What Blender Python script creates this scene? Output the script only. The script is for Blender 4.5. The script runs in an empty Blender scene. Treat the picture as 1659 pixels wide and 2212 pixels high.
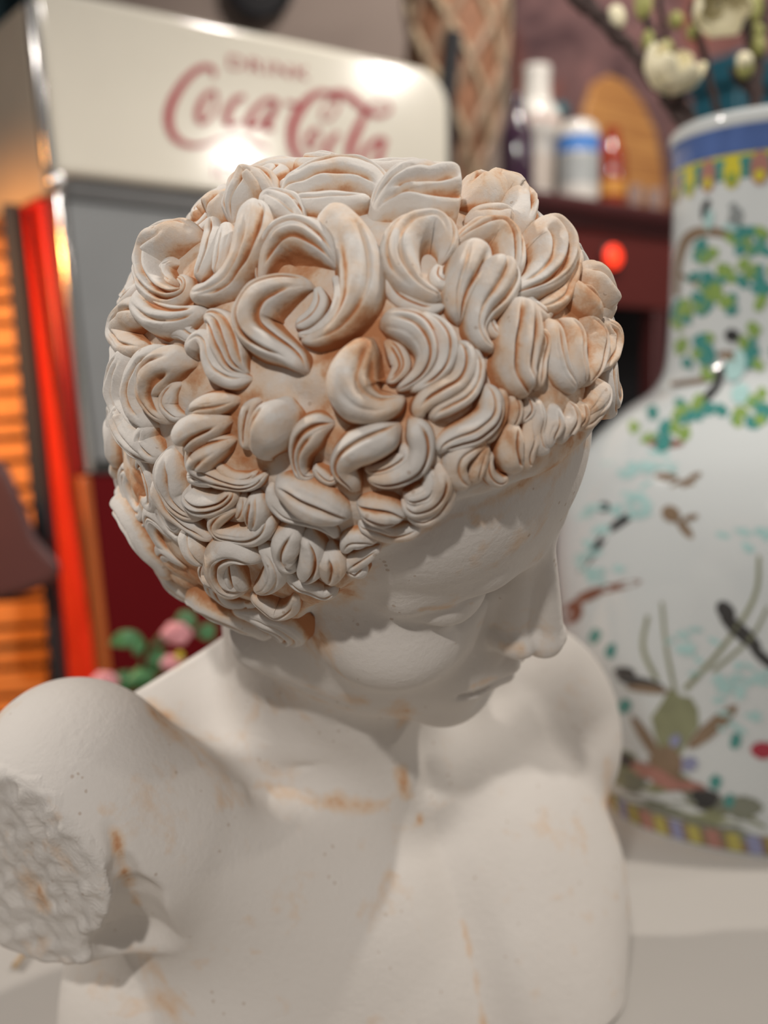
import bpy, bmesh, math, random
import numpy as np
from mathutils import Vector, Matrix

scene = bpy.context.scene
COL = scene.collection
RNG = np.random.default_rng(7)
random.seed(7)

# ------------------------------------------------------------------ camera
F_PX, CX, CY = 2600.0, 829.5, 1106.0           # focal length and centre in photo pixels
HORIZON = 930.0
CAM = np.array([0.0, 0.0, 1.13])
TH = math.atan((CY - HORIZON) / F_PX)
AX_R = np.array([1.0, 0.0, 0.0])
AX_D = np.array([0.0, -math.sin(TH), -math.cos(TH)])
AX_F = np.array([0.0, math.cos(TH), -math.sin(TH)])

cam_data = bpy.data.cameras.new('camera')
cam = bpy.data.objects.new('camera', cam_data)
COL.objects.link(cam)
cam.location = CAM
cam.rotation_euler = (math.pi / 2 - TH, 0, 0)
cam_data.sensor_fit = 'VERTICAL'
cam_data.sensor_height = 36.0
cam_data.sensor_width = 27.0
cam_data.lens = F_PX / 2212.0 * 36.0
cam_data.clip_start = 0.02
cam_data.clip_end = 60
cam_data.dof.use_dof = True
cam_data.dof.focus_distance = 0.535
cam_data.dof.aperture_fstop = cam_data.lens / 9.5
scene.camera = cam

# ------------------------------------------------------------------ world, lights, exposure
scene.view_settings.view_transform = 'Standard'
scene.view_settings.look = 'None'
scene.view_settings.gamma = 1.0
scene.view_settings.use_curve_mapping = False
scene.view_settings.exposure = 0.0

world = bpy.data.worlds.new('room_light')
scene.world = world
world.use_nodes = True
bg = world.node_tree.nodes['Background']
bg.inputs[0].default_value = (0.95, 0.90, 0.88, 1)
bg.inputs[1].default_value = 0.16

def spot(name, loc, target, power, size, color, radius, blend=0.6):
    l = bpy.data.lights.new(name, 'SPOT')
    l.energy = power
    l.color = color
    l.spot_size = math.radians(size)
    l.spot_blend = blend
    l.shadow_soft_size = radius
    o = bpy.data.objects.new(name, l)
    COL.objects.link(o)
    o.location = loc
    d = Vector(target) - Vector(loc)
    o.rotation_euler = d.to_track_quat('-Z', 'Y').to_euler()
    return o

def bulb(name, loc, power, color, radius):
    l = bpy.data.lights.new(name, 'POINT')
    l.energy = power; l.color = color; l.shadow_soft_size = radius
    o = bpy.data.objects.new(name, l); COL.objects.link(o); o.location = loc
    return o

WARM = (1.0, 0.93, 0.85)
spot('ceiling_spot_front', (-0.50, -1.90, 2.65), (0.0, 0.75, 1.05), 185, 50, (1.0, 0.95, 0.9), 0.06)
spot('ceiling_spot_over', (0.95, 0.72, 2.75), (0.0, 0.62, 1.05), 80, 90, WARM, 0.05)
spot('ceiling_spot_left', (-1.65, 1.02, 2.45), (-0.05, 0.65, 1.05), 100, 60, WARM, 0.06)
spot('ceiling_spot_back', (0.5, 1.7, 2.8), (0.55, 2.6, 1.6), 90, 120, WARM, 0.06)
bulb('ceiling_bulb_right', (2.49, 1.04, 2.5), 26, WARM, 0.05)
bulb('ceiling_bulb_far_right', (3.61, -0.19, 2.5), 34, WARM, 0.07)
spot('orange_lamp', (-1.0, 1.35, 1.45), (-0.62, 1.72, 1.0), 40, 102, (1.0, 0.42, 0.10), 0.05)

# ------------------------------------------------------------------ helpers
def Q(px, py, z):
    """photo pixel and depth (m) -> camera coordinates (right, down, in)"""
    return np.array([(px - CX) / F_PX * z, (py - CY) / F_PX * z, z])

def c2w(p):
    p = np.asarray(p, float)
    return CAM + p[..., 0:1] * AX_R + p[..., 1:2] * AX_D + p[..., 2:3] * AX_F

def W(px, py, z):
    return c2w(Q(px, py, z))

def tag(o, label=None, cat=None, group=None, kind=None):
    if label: o['label'] = label
    if cat: o['category'] = cat
    if group: o['group'] = group
    if kind: o['kind'] = kind
    return o

def empty(name, loc, rz=0.0):
    o = bpy.data.objects.new(name, None)
    o.empty_display_size = 0.05
    COL.objects.link(o)
    o.location = loc
    o.rotation_euler = (0, 0, rz)
    return o

def link_mesh(name, me, mat, parent=None):
    o = bpy.data.objects.new(name, me)
    COL.objects.link(o)
    if mat is not None:
        me.materials.append(mat)
    if parent is not None:
        o.parent = parent
    return o

def np_mesh(name, V, faces_flat, counts, smooth=True):
    me = bpy.data.meshes.new(name)
    V = np.ascontiguousarray(V, dtype=np.float32)
    me.vertices.add(len(V))
    me.vertices.foreach_set('co', V.ravel())
    fl = np.ascontiguousarray(faces_flat, dtype=np.int32).ravel()
    counts = np.asarray(counts, dtype=np.int32)
    me.loops.add(len(fl))
    me.loops.foreach_set('vertex_index', fl)
    me.polygons.add(len(counts))
    st = np.zeros(len(counts), np.int32)
    st[1:] = np.cumsum(counts)[:-1]
    me.polygons.foreach_set('loop_start', st)
    me.polygons.foreach_set('loop_total', counts)
    if smooth:
        me.polygons.foreach_set('use_smooth', np.ones(len(counts), bool))
    me.update(calc_edges=True)
    return me

def add_attr(me, name, vals):
    a = me.attributes.new(name, 'FLOAT', 'POINT')
    a.data.foreach_set('value', np.ascontiguousarray(vals, np.float32))

# ------------------------------------------------------------------ node material helper
class Mat:
    def __init__(s, name):
        s.m = bpy.data.materials.new(name)
        s.m.use_nodes = True
        s.t = s.m.node_tree
        s.b = s.t.nodes['Principled BSDF']
    def n(s, typ, **kw):
        x = s.t.nodes.new(typ)
        for k, v in kw.items():
            if k.startswith('i_'):
                x.inputs[int(k[2:]) if k[2:].isdigit() else k[2:].replace('_', ' ')].default_value = v
            else:
                setattr(x, k, v)
        return x
    def l(s, a, b):
        s.t.links.new(a, b)
    def math(s, op, a, b=None, clamp=False):
        x = s.t.nodes.new('ShaderNodeMath')
        x.operation = op
        x.use_clamp = clamp
        for i, v in enumerate((a, b)):
            if v is None: continue
            if isinstance(v, (int, float)): x.inputs[i].default_value = v
            else: s.l(v, x.inputs[i])
        return x.outputs[0]
    def mix(s, fac, a, b):
        x = s.t.nodes.new('ShaderNodeMix')
        x.data_type = 'RGBA'
        for sock, v in ((x.inputs[0], fac), (x.inputs[6], a), (x.inputs[7], b)):
            if isinstance(v, (int, float)): sock.default_value = v
            elif isinstance(v, tuple): sock.default_value = v if len(v) == 4 else (*v, 1)
            else: s.l(v, sock)
        return x.outputs[2]
    def noise(s, scale, detail=4, rough=0.55, coord='Object', dist=0.0):
        tc = s.n('ShaderNodeTexCoord')
        x = s.n('ShaderNodeTexNoise')
        x.inputs['Scale'].default_value = scale
        x.inputs['Detail'].default_value = detail
        x.inputs['Roughness'].default_value = rough
        x.inputs['Distortion'].default_value = dist
        s.l(tc.outputs[coord], x.inputs['Vector'])
        return x.outputs['Fac']
    def ramp(s, fac, stops):
        x = s.n('ShaderNodeValToRGB')
        r = x.color_ramp
        while len(r.elements) < len(stops): r.elements.new(0.5)
        for e, (p, c) in zip(r.elements, stops):
            e.position = p
            e.color = c if len(c) == 4 else (*c, 1)
        s.l(fac, x.inputs[0])
        return x.outputs[0]
    def col(s, v):
        if isinstance(v, tuple): s.b.inputs['Base Color'].default_value = v if len(v) == 4 else (*v, 1)
        else: s.l(v, s.b.inputs['Base Color'])
        return s
    def set(s, **kw):
        for k, v in kw.items():
            s.b.inputs[k.replace('_', ' ')].default_value = v
        return s
    def bump(s, h, strength=0.3, dist=0.002):
        x = s.n('ShaderNodeBump')
        x.inputs['Strength'].default_value = strength
        x.inputs['Distance'].default_value = dist
        s.l(h, x.inputs['Height'])
        s.l(x.outputs[0], s.b.inputs['Normal'])
        return s

def simple(name, c, rough=0.6, metal=0.0, var=0.12, scale=20.0, **kw):
    m = Mat(name)
    nz = m.noise(scale)
    d = tuple(max(0.0, x * (1 - var)) for x in c)
    l = tuple(min(1.0, x * (1 + var)) for x in c)
    m.col(m.mix(nz, d, l))
    m.set(Roughness=rough, Metallic=metal, **kw)
    return m.m

# plaster with an ochre wash caught in the modelling
def plaster():
    m = Mat('plaster')
    at = m.n('ShaderNodeAttribute', attribute_name='stain')
    fine = m.noise(95, 6, .65)
    mid = m.noise(28, 5, .6, dist=.4)
    big = m.noise(9, 3, .5)
    # wash: attribute broken up by noise
    s = m.math('ADD', m.math('MULTIPLY', at.outputs['Fac'], 1.15), m.math('MULTIPLY', m.math('SUBTRACT', mid, .48), 2.0))
    s = m.math('ADD', s, m.math('MULTIPLY', m.math('SUBTRACT', fine, .5), .7))
    pale = m.ramp(s, [(.22, (0, 0, 0)), (.75, (1, 1, 1))])
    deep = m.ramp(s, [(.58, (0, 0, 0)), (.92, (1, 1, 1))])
    white = m.mix(big, (.59, .545, .495), (.67, .635, .595))
    c = m.mix(m.math('MULTIPLY', pale, .8), white, (.62, .40, .22))
    c = m.mix(m.math('MULTIPLY', deep, .85), c, (.41, .145, .045))  # ochre wash, darkened further to paint shade contrast into the crevices
    # pin holes and grey specks
    tc = m.n('ShaderNodeTexCoord')
    vo = m.n('ShaderNodeTexVoronoi'); vo.inputs['Scale'].default_value = 170
    m.l(tc.outputs['Object'], vo.inputs['Vector'])
    gate = m.math('GREATER_THAN', m.noise(40, 2), .60)
    pit = m.math('MULTIPLY', m.math('LESS_THAN', vo.outputs['Distance'], .16), gate)
    c = m.mix(m.math('MULTIPLY', pit, .5), c, (.36, .25, .17))
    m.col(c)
    m.set(Roughness=.78)
    m.b.inputs['Specular IOR Level'].default_value = .25
    hgt = m.math('SUBTRACT', m.math('ADD', m.math('MULTIPLY', fine, .5), m.math('MULTIPLY', m.noise(300, 4, .65), .5)), m.math('MULTIPLY', pit, 1.2))
    rg = m.n('ShaderNodeAttribute', attribute_name='rough')
    r1 = m.math('MULTIPLY', m.math('MULTIPLY', m.noise(60, 6, .7, dist=1.2), rg.outputs['Fac']), 5.0)
    m.bump(m.math('ADD', hgt, r1), .55, .0014)
    return m.m
M_PLASTER = plaster()

# ================================================================== THE BUST: signed distance modelling
HS = 1.267                                    # over life size
HT = np.array([-0.0326, -0.0299, 0.620])      # head origin in camera coordinates
HR = np.array([[-0.481, 0.866, 0.139], [0.591, 0.437, -0.678], [-0.648, -0.244, -0.722]])
_u, _s, _v = np.linalg.svd(HR); HR = _u @ _v  # columns: right, forward, up of the head

BT = np.array([-0.013, 0.165, 0.785])         # torso origin (between the shoulders)
_up = np.array([-0.20, -1.0, -0.07]); _up /= np.linalg.norm(_up)
_r = np.array([-0.845, 0.12, -0.53]); _r -= _up * (_r @ _up); _r /= np.linalg.norm(_r)
_f = np.cross(_up, _r)
BR = np.stack([_r, _f, _up], 1)

def to_local(p, T, R, s):
    return ((p - T) @ R) * (1000.0 / s)

def ell(p, c, r):
    q = (p - np.array(c, np.float32)); r = np.array(r, np.float32)
    k0 = np.linalg.norm(q / r, axis=1); k1 = np.linalg.norm(q / (r * r), axis=1) + 1e-9
    return k0 * (k0 - 1.0) / k1

def cone(p, a, b, ra, rb):
    a = np.array(a, np.float32); b = np.array(b, np.float32)
    ab = b - a
    t = np.clip(((p - a) @ ab) / (ab @ ab), 0, 1)
    return np.linalg.norm(p - a - t[:, None] * ab, axis=1) - (ra + (rb - ra) * t)

def smin(a, b, k):
    h = np.maximum(k - np.abs(a - b), 0) / k
    return np.minimum(a, b) - h * h * k * 0.25

def smax(a, b, k):
    return -smin(-a, -b, k)

def cut(a, b, k):           # a minus b
    return smax(a, -b, k)

def plane(p, c, n):
    n = np.array(n, np.float32); n = n / np.linalg.norm(n)
    return (p - np.array(c, np.float32)) @ n

_wd = np.random.default_rng(5).normal(size=(24, 3)).astype(np.float32); _wd /= np.linalg.norm(_wd, axis=1)[:, None]
_wp = np.random.default_rng(6).uniform(0, 6.28, 24).astype(np.float32)
def wob(p, f, seed=0):
    k = (np.arange(6) + seed * 6) % 24
    return np.sin(p @ (_wd[k].T * f) + _wp[k]).sum(1) * 0.33

HL_F = [-100, -50, -9, 9, 27, 39, 51, 59, 68, 72, 76, 90, 99, 125]
HL_U = [-66, -60, -52, -45, -30, -1, 20, 38, 52, 60, 65, 67, 64, 64]
def hairline(f):
    return np.interp(f, HL_F, HL_U)

def hair_mass(h, line=True):
    """bulk of the hair above the hairline, head coordinates in mm"""
    d = ell(h, (0, 10, 31), (79, 86, 86))
    d = smin(d, ell(h, (0, 46, 68), (63, 51, 45)), 25)
    d = smin(d, ell(h, (0, -14, -10), (64, 58, 52)), 30)
    if not line:
        return d
    u = hairline(h[:, 1])
    return smax(d, (u - h[:, 2]) * 0.6, 6)

def head_sdf(p):
    h = to_local(p, HT, HR, HS).astype(np.float32)
    m = h.copy(); m[:, 0] = np.abs(m[:, 0])
    d = ell(h, (0, 8, 34), (73, 86, 84))
    d = smin(d, ell(h, (0, 42, -38), (55, 50, 70)), 22)
    d = smin(d, ell(m, (0, 58.5, 36), (60, 41, 45)), 22)
    d = smin(d, cone(m, (49, 10, -62), (12, 77, -90), 15, 13), 20)
    d = smin(d, ell(h, (0, 82, -92), (20, 16, 14)), 14)
    d = smin(d, ell(m, (41, 60, -28), (24, 25, 20)), 20)
    d = smin(d, ell(h, (0, 83, -64), (29, 19, 24)), 14)
    # brow and eyes
    d = smin(d, cone(m, (8, 92, 15), (30, 85, 17), 7, 6.5), 9)
    d = smin(d, cone(m, (30, 85, 17), (52, 66, 9), 6.5, 6), 9)
    d = cut(d, ell(m, (30, 94, -1), (20, 18, 12.5)), 6)
    d = smin(d, ell(m, (31, 71.5, 0), (17, 14.5, 14)), 2)
    lid = smax(ell(m, (31, 71.5, 0), (20, 17.4, 16)), plane(m, (31, 88, -6), (0, -0.25, -1)), 1.2)
    d = smin(d, lid, 2.0)
    lid = smax(ell(m, (31, 71.5, 0), (19.5, 16.4, 15.5)), plane(m, (31, 86, -8.5), (0, 0.2, 1)), 1.2)
    d = smin(d, lid, 2.0)
    # nose
    d = smin(d, cone(m, (4, 90.5, 10), (7, 99, -35), 7, 8), 6)
    d = smin(d, cone(h, (0, 95, 16), (0, 113, -36), 5.2, 6.0), 4)
    d = smin(d, ell(m, (3, 110.5, -38), (6.5, 8.5, 7)), 4)
    d = smin(d, ell(m, (11.5, 100.5, -36.5), (6.2, 10.5, 6.6)), 3)
    d = cut(d, ell(m, (7, 104, -45.5), (3.6, 5.5, 4)), 2)
    # lips
    d = smin(d, cone(m, (3, 101.2, -59.5), (23, 88.5, -64), 5.6, 3.0), 3)
    d = smin(d, cone(m, (0, 99.2, -72), (19, 89.5, -68.5), 6.4, 3.2), 3)
    d = cut(d, cone(m, (0, 106.5, -65.8), (26, 91.5, -65.4), 2.2, 1.8), 2)
    d = cut(d, ell(h, (0, 104, -82), (17, 8, 4.5)), 8)
    d = cut(d, ell(h, (0, 112, -54), (3, 6, 6)), 3)
    return d, h

def B(px, py, z):
    return tuple(to_local(Q(px, py, z)[None], BT, BR, 1.0)[0])

DEL_C = B(185, 1765, 0.650)
ARM_C = B(40, 1905, 0.640)
NOTCH = B(868, 1688, 0.705)
def torso_sdf(p):
    b = to_local(p, BT, BR, 1.0).astype(np.float32)
    m = b.copy(); m[:, 0] = np.abs(m[:, 0])
    d = ell(b, (0, -15, -150), (142, 92, 200))
    d = smin(d, ell(b, B(350, 2330, 0.745), (58, 66, 120)), 40)               # right flank
    d = smin(d, ell(b, B(1130, 2230, 0.80), (60, 60, 110)), 50)               # left flank
    d = smin(d, ell(m, (72, 34, -105), (86, 46, 84)), 60)                     # pectorals
    d = smin(d, cone(m, (130, -10, -10), (60, 0, -60), 46, 62), 45)           # shoulder girdle
    d = smin(d, cone(b, B(600, 1460, 0.79), B(330, 1620, 0.735), 40, 36), 30)  # trapezius
    d = smin(d, cone(b, B(900, 1480, 0.82), B(1180, 1500, 0.87), 34, 36), 40)
    d = smin(d, cone(b, B(340, 1800, 0.660), B(680, 1930, 0.735), 50, 44), 50)  # breast muscle running to the arm
    d = smin(d, cone(b, (14, 56, -6), (90, 50, 0), 9, 9), 34)                 # collar bones
    d = smin(d, cone(b, (-14, 56, -6), (-96, 38, 12), 9, 9), 34)
    d = cut(d, ell(b, (0, 84, 6), (13, 16, 15)), 14)                          # hollow of the throat
    d = cut(d, ell(b, (66, 66, 32), (36, 18, 11)), 26)                        # above the collar bones
    d = cut(d, ell(b, (-66, 62, 34), (36, 18, 11)), 30)
    d = cut(d, cone(b, (0, 99, -40), (0, 104, -260), 4, 6), 24)               # breast bone groove
    arm = smin(ell(b, DEL_C, (62, 66, 76)), cone(b, DEL_C, ARM_C, 56, 50), 12)  # right deltoid and arm stub
    stump = plane(b, B(178, 1855, 0.596), (0.88, 0.42, -0.20)) - 2.0 + 2.6 * wob(b, 0.055) + 1.3 * np.abs(wob(b, 0.13, 1)) + 1.1 * np.abs(wob(b, 0.27, 2)) + 1.0 * wob(b, 0.55, 3)
    arm = smax(arm, stump, 3)
    d = smin(d, arm, 18)
    for q0, q1, r0, r1 in (((240, 1790, .5895), (266, 1880, .595), .5, 4), ((266, 1880, .595), (294, 1950, .606), 4, 11), ((294, 1950, .606), (290, 2060, .628), 11, 24)):
        d = cut(d, cone(b, B(*q0), B(*q1), r0, r1), 7)                        # arm pit fold
    return d, b, stump

TABLE_Z = CAM[2] - (1745 - HORIZON) / F_PX * 1.2 * 1.0
# lower limit of the bust: just on the table
AX_UPC = np.array([0, math.cos(TH), math.sin(TH)], float)
_base_off = (CAM[2] - TABLE_Z)

def bust_sdf(p, _plane=True):
    p = p.astype(np.float32)
    dh, h = head_sdf(p)
    dt, b, stump = torso_sdf(p)
    P = p * 1000
    dn = cone(P, Q(705, 1250, 0.700) * 1000, Q(725, 1640, 0.772) * 1000, 62, 66)
    dn = smin(dn, cone(P, Q(690, 1420, 0.665) * 1000, Q(845, 1668, 0.710) * 1000, 16, 8), 22)
    d = smin(dt, dn, 30)
    d = smax(d, -plane(b, (-158, 0, -100), (1, 0.05, -0.04)), 5)
    d = smin(d, smax(ell(b, B(1178, 1565, 0.86), (50, 56, 74)), -plane(b, B(1300, 1735, 0.85), (0, 0, 1)), 6), 12)
    d = smin(dh * HS, d, 16)
    d = smin(d, hair_mass(h) * HS, 5)
    # flat underside
    d = smax(d, (p @ AX_UPC.astype(np.float32)) * 1000 - _base_off * 1000, 3)
    return d / 1000.0, stump, h, b

def surface_nets(f, lo, hi, h, blk=8):
    lo = np.array(lo); n = np.ceil((np.array(hi) - lo) / (h * blk)).astype(int) * blk
    nc = n // blk
    g = np.stack(np.meshgrid(*[(np.arange(k) + 0.5) * blk * h for k in nc], indexing='ij'), -1).reshape(-1, 3) + lo
    dc = f(g)
    act = (np.abs(dc) < blk * h * 1.25)
    D = np.repeat(np.repeat(np.repeat(np.where(dc > 0, 1.0, -1.0).reshape(nc), blk, 0), blk, 1), blk, 2).astype(np.float32)
    off = np.stack(np.meshgrid(*[np.arange(blk)] * 3, indexing='ij'), -1).reshape(-1, 3)
    idx = np.argwhere(act.reshape(nc)) * blk
    for s in range(0, len(idx), 400):
        ii = (idx[s:s + 400, None, :] + off[None]).reshape(-1, 3)
        D[ii[:, 0], ii[:, 1], ii[:, 2]] = f(lo + ii * h)
    S = D < 0
    c = np.zeros(tuple(np.array(D.shape) - 1), np.uint8)
    for dx in (0, 1):
        for dy in (0, 1):
            for dz in (0, 1):
                c += S[dx:D.shape[0] - 1 + dx, dy:D.shape[1] - 1 + dy, dz:D.shape[2] - 1 + dz]
    cells = np.argwhere((c > 0) & (c < 8))
    vid = -np.ones(c.shape, np.int32)
    vid[cells[:, 0], cells[:, 1], cells[:, 2]] = np.arange(len(cells))
    acc = np.zeros((len(cells), 3)); cnt = np.zeros(len(cells))
    corners = [(a, b, e) for a in (0, 1) for b in (0, 1) for e in (0, 1)]
    for a in corners:
        for ax in range(3):
            if a[ax] == 1: continue
            b = list(a); b[ax] = 1
            A = cells + np.array(a); B = cells + np.array(b)
            da = D[A[:, 0], A[:, 1], A[:, 2]]; db = D[B[:, 0], B[:, 1], B[:, 2]]
            m = (da < 0) != (db < 0)
            t = np.where(m, da / np.where(m, da - db, 1), 0)
            pt = np.array(a, float)[None].repeat(len(cells), 0); pt[:, ax] += t
            acc[m] += pt[m]; cnt[m] += 1
    V = lo + (cells + acc / cnt[:, None]) * h
    quads = []
    for ax in range(3):
        o1, o2 = [(1, 2), (2, 0), (0, 1)][ax]
        sl0 = [slice(None)] * 3; sl1 = [slice(None)] * 3
        sl0[ax] = slice(0, -1); sl1[ax] = slice(1, None)
        s0, s1 = S[tuple(sl0)], S[tuple(sl1)]
        e = np.argwhere(s0 != s1)
        e = e[(e[:, o1] > 0) & (e[:, o2] > 0) & (e[:, o1] < c.shape[o1]) & (e[:, o2] < c.shape[o2])]
        ins = s0[e[:, 0], e[:, 1], e[:, 2]]
        def at(d1, d2):
            q = e.copy(); q[:, o1] += d1; q[:, o2] += d2
            return vid[q[:, 0], q[:, 1], q[:, 2]]
        q = np.stack([at(-1, -1), at(0, -1), at(0, 0), at(-1, 0)], 1)
        q[~ins] = q[~ins][:, ::-1]
        quads.append(q)
    Qd = np.concatenate(quads)
    Qd = Qd[(Qd >= 0).all(1)]
    return V, Qd

def grad(f, p, e=4e-4):
    g = np.stack([f(p + np.eye(3)[i] * e) - f(p - np.eye(3)[i] * e) for i in range(3)], 1) / (2 * e)
    return g

fb = lambda p: bust_sdf(p)[0]
BV, BQ = surface_nets(fb, (-0.30, -0.24, 0.46), (0.30, 0.46, 1.02), 0.0019)
for _ in range(2):
    g = grad(fb, BV)
    BV = BV - g * (fb(BV) / np.maximum((g * g).sum(1), 0.2))[:, None] * 0.9
BASE = c2w(np.array([BT[0], 0, BT[2]])); BASE[2] = TABLE_Z
bust = empty('plaster_bust', BASE)
tag(bust, 'white plaster bust with curly stained hair and head bowed to one side', 'bust')

STAINS = [  # strokes of ochre wash on the body: photo pixels, radius, strength
 ([(330,1525),(400,1605),(465,1690),(480,1740)], 22, .55), ([(560,1690),(690,1735),(830,1738)], 20, .5), ([(866,1668),(880,1720)], 20, .85), ([(905,1765),(908,1775)], 9, .6),
 ([(1000,1990),(1025,2100),(1048,2230)], 9, .55), ([(1312,1650),(1316,1735)], 16, .6), ([(245,1800),(272,1890),(300,1960)], 16, .7), ([(760,1510),(870,1550)], 26, .5),
 ([(740,1280),(800,1250)], 34, .5), ([(650,1370),(700,1390)], 26, .45), ([(905,1318),(960,1312),(1020,1304)], 7, .6), ([(1085,1395),(1125,1400)], 12, .6), ([(1010,1487),(1090,1455)], 8, .5),
 ([(1010,1105),(1025,1125)], 16, .55), ([(530,1490),(560,1520)], 60, .28), ([(540,1650),(600,1680)], 45, .35), ([(300,2080),(350,2150),(420,2212)], 30, .35), ([(60,1900),(110,1960)], 22, .45), ([(100,1700),(130,1760)], 18, .4),
 ([(900,1150),(1000,1110),(1120,1050),(1260,960)], 12, .5), ([(690,1300),(820,1220)], 14, .6), ([(1160,1030),(1230,1000)], 20, .3)]
def body_stain(P, h, b, stump):
    px = np.stack([P[:, 0] / P[:, 2] * F_PX + CX, P[:, 1] / P[:, 2] * F_PX + CY], 1)
    S = np.full(len(P), -0.22)
    for pts, r, st in STAINS:
        dm = np.full(len(P), 1e9)
        for q0, q1 in zip(pts, pts[1:]):
            q0 = np.array(q0, float); q1 = np.array(q1, float); e = q1 - q0
            t = np.clip(((px - q0) @ e) / (e @ e), 0, 1)
            dm = np.minimum(dm, np.linalg.norm(px - q0 - t[:, None] * e, axis=1))
        S = np.maximum(S, st * .72 * np.exp(-(dm / r) ** 2))
    u = hairline(h[:, 1])
    return np.maximum(S, np.clip((h[:, 2] - u - 1) / 8, 0, 1) * 0.52 * (h[:, 1] > -110))
_, _st, _h, _b = bust_sdf(BV)
_S = body_stain(BV, _h, _b, _st)
# clumped modelling of the hair between the locks
_n = grad(fb, BV); _n /= np.linalg.norm(_n, axis=1)[:, None]
_u = hairline(_h[:, 1])
_hm = np.clip((_h[:, 2] - _u) / 8, 0, 1) * (_h[:, 1] > -110)
_rel = np.abs(wob(_h, .16, 1)) * 1.8 + np.abs(wob(_h, .34, 2)) * 1.0
BVD = BV + _n * (_hm * (_rel - .3) * .0016)[:, None]
_face_st = np.abs(_st[BQ]).mean(1) < 3.0
_fc = BV[BQ].mean(1); _face_st &= (np.linalg.norm(_fc - Q(70, 1830, .605), axis=1) < .085)
_RG = np.clip((4.5 - np.abs(_st)) / 3.5, 0, 1) * np.clip((.095 - np.linalg.norm(BV - Q(70, 1830, .605), axis=1)) / .02, 0, 1)
def sub_mesh(name, mask, mat):
    q = BQ[mask]; used, inv = np.unique(q, return_inverse=True)
    me = np_mesh(name, c2w(BVD[used]) - BASE, inv.reshape(-1, 4), np.full(len(q), 4))
    add_attr(me, 'stain', _S[used])
    add_attr(me, 'rough', _RG[used])
    return link_mesh(name, me, mat, bust)
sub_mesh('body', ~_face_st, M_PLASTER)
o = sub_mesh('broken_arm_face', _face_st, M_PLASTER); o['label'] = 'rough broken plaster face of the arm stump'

# ------------------------------------------------------------------ hair locks
CROPS = {'A': (200, 320, 2.765), 'B': (750, 320, 2.765), 'C': (200, 820, 2.765), 'D': (700, 800, 2.552)}
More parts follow.
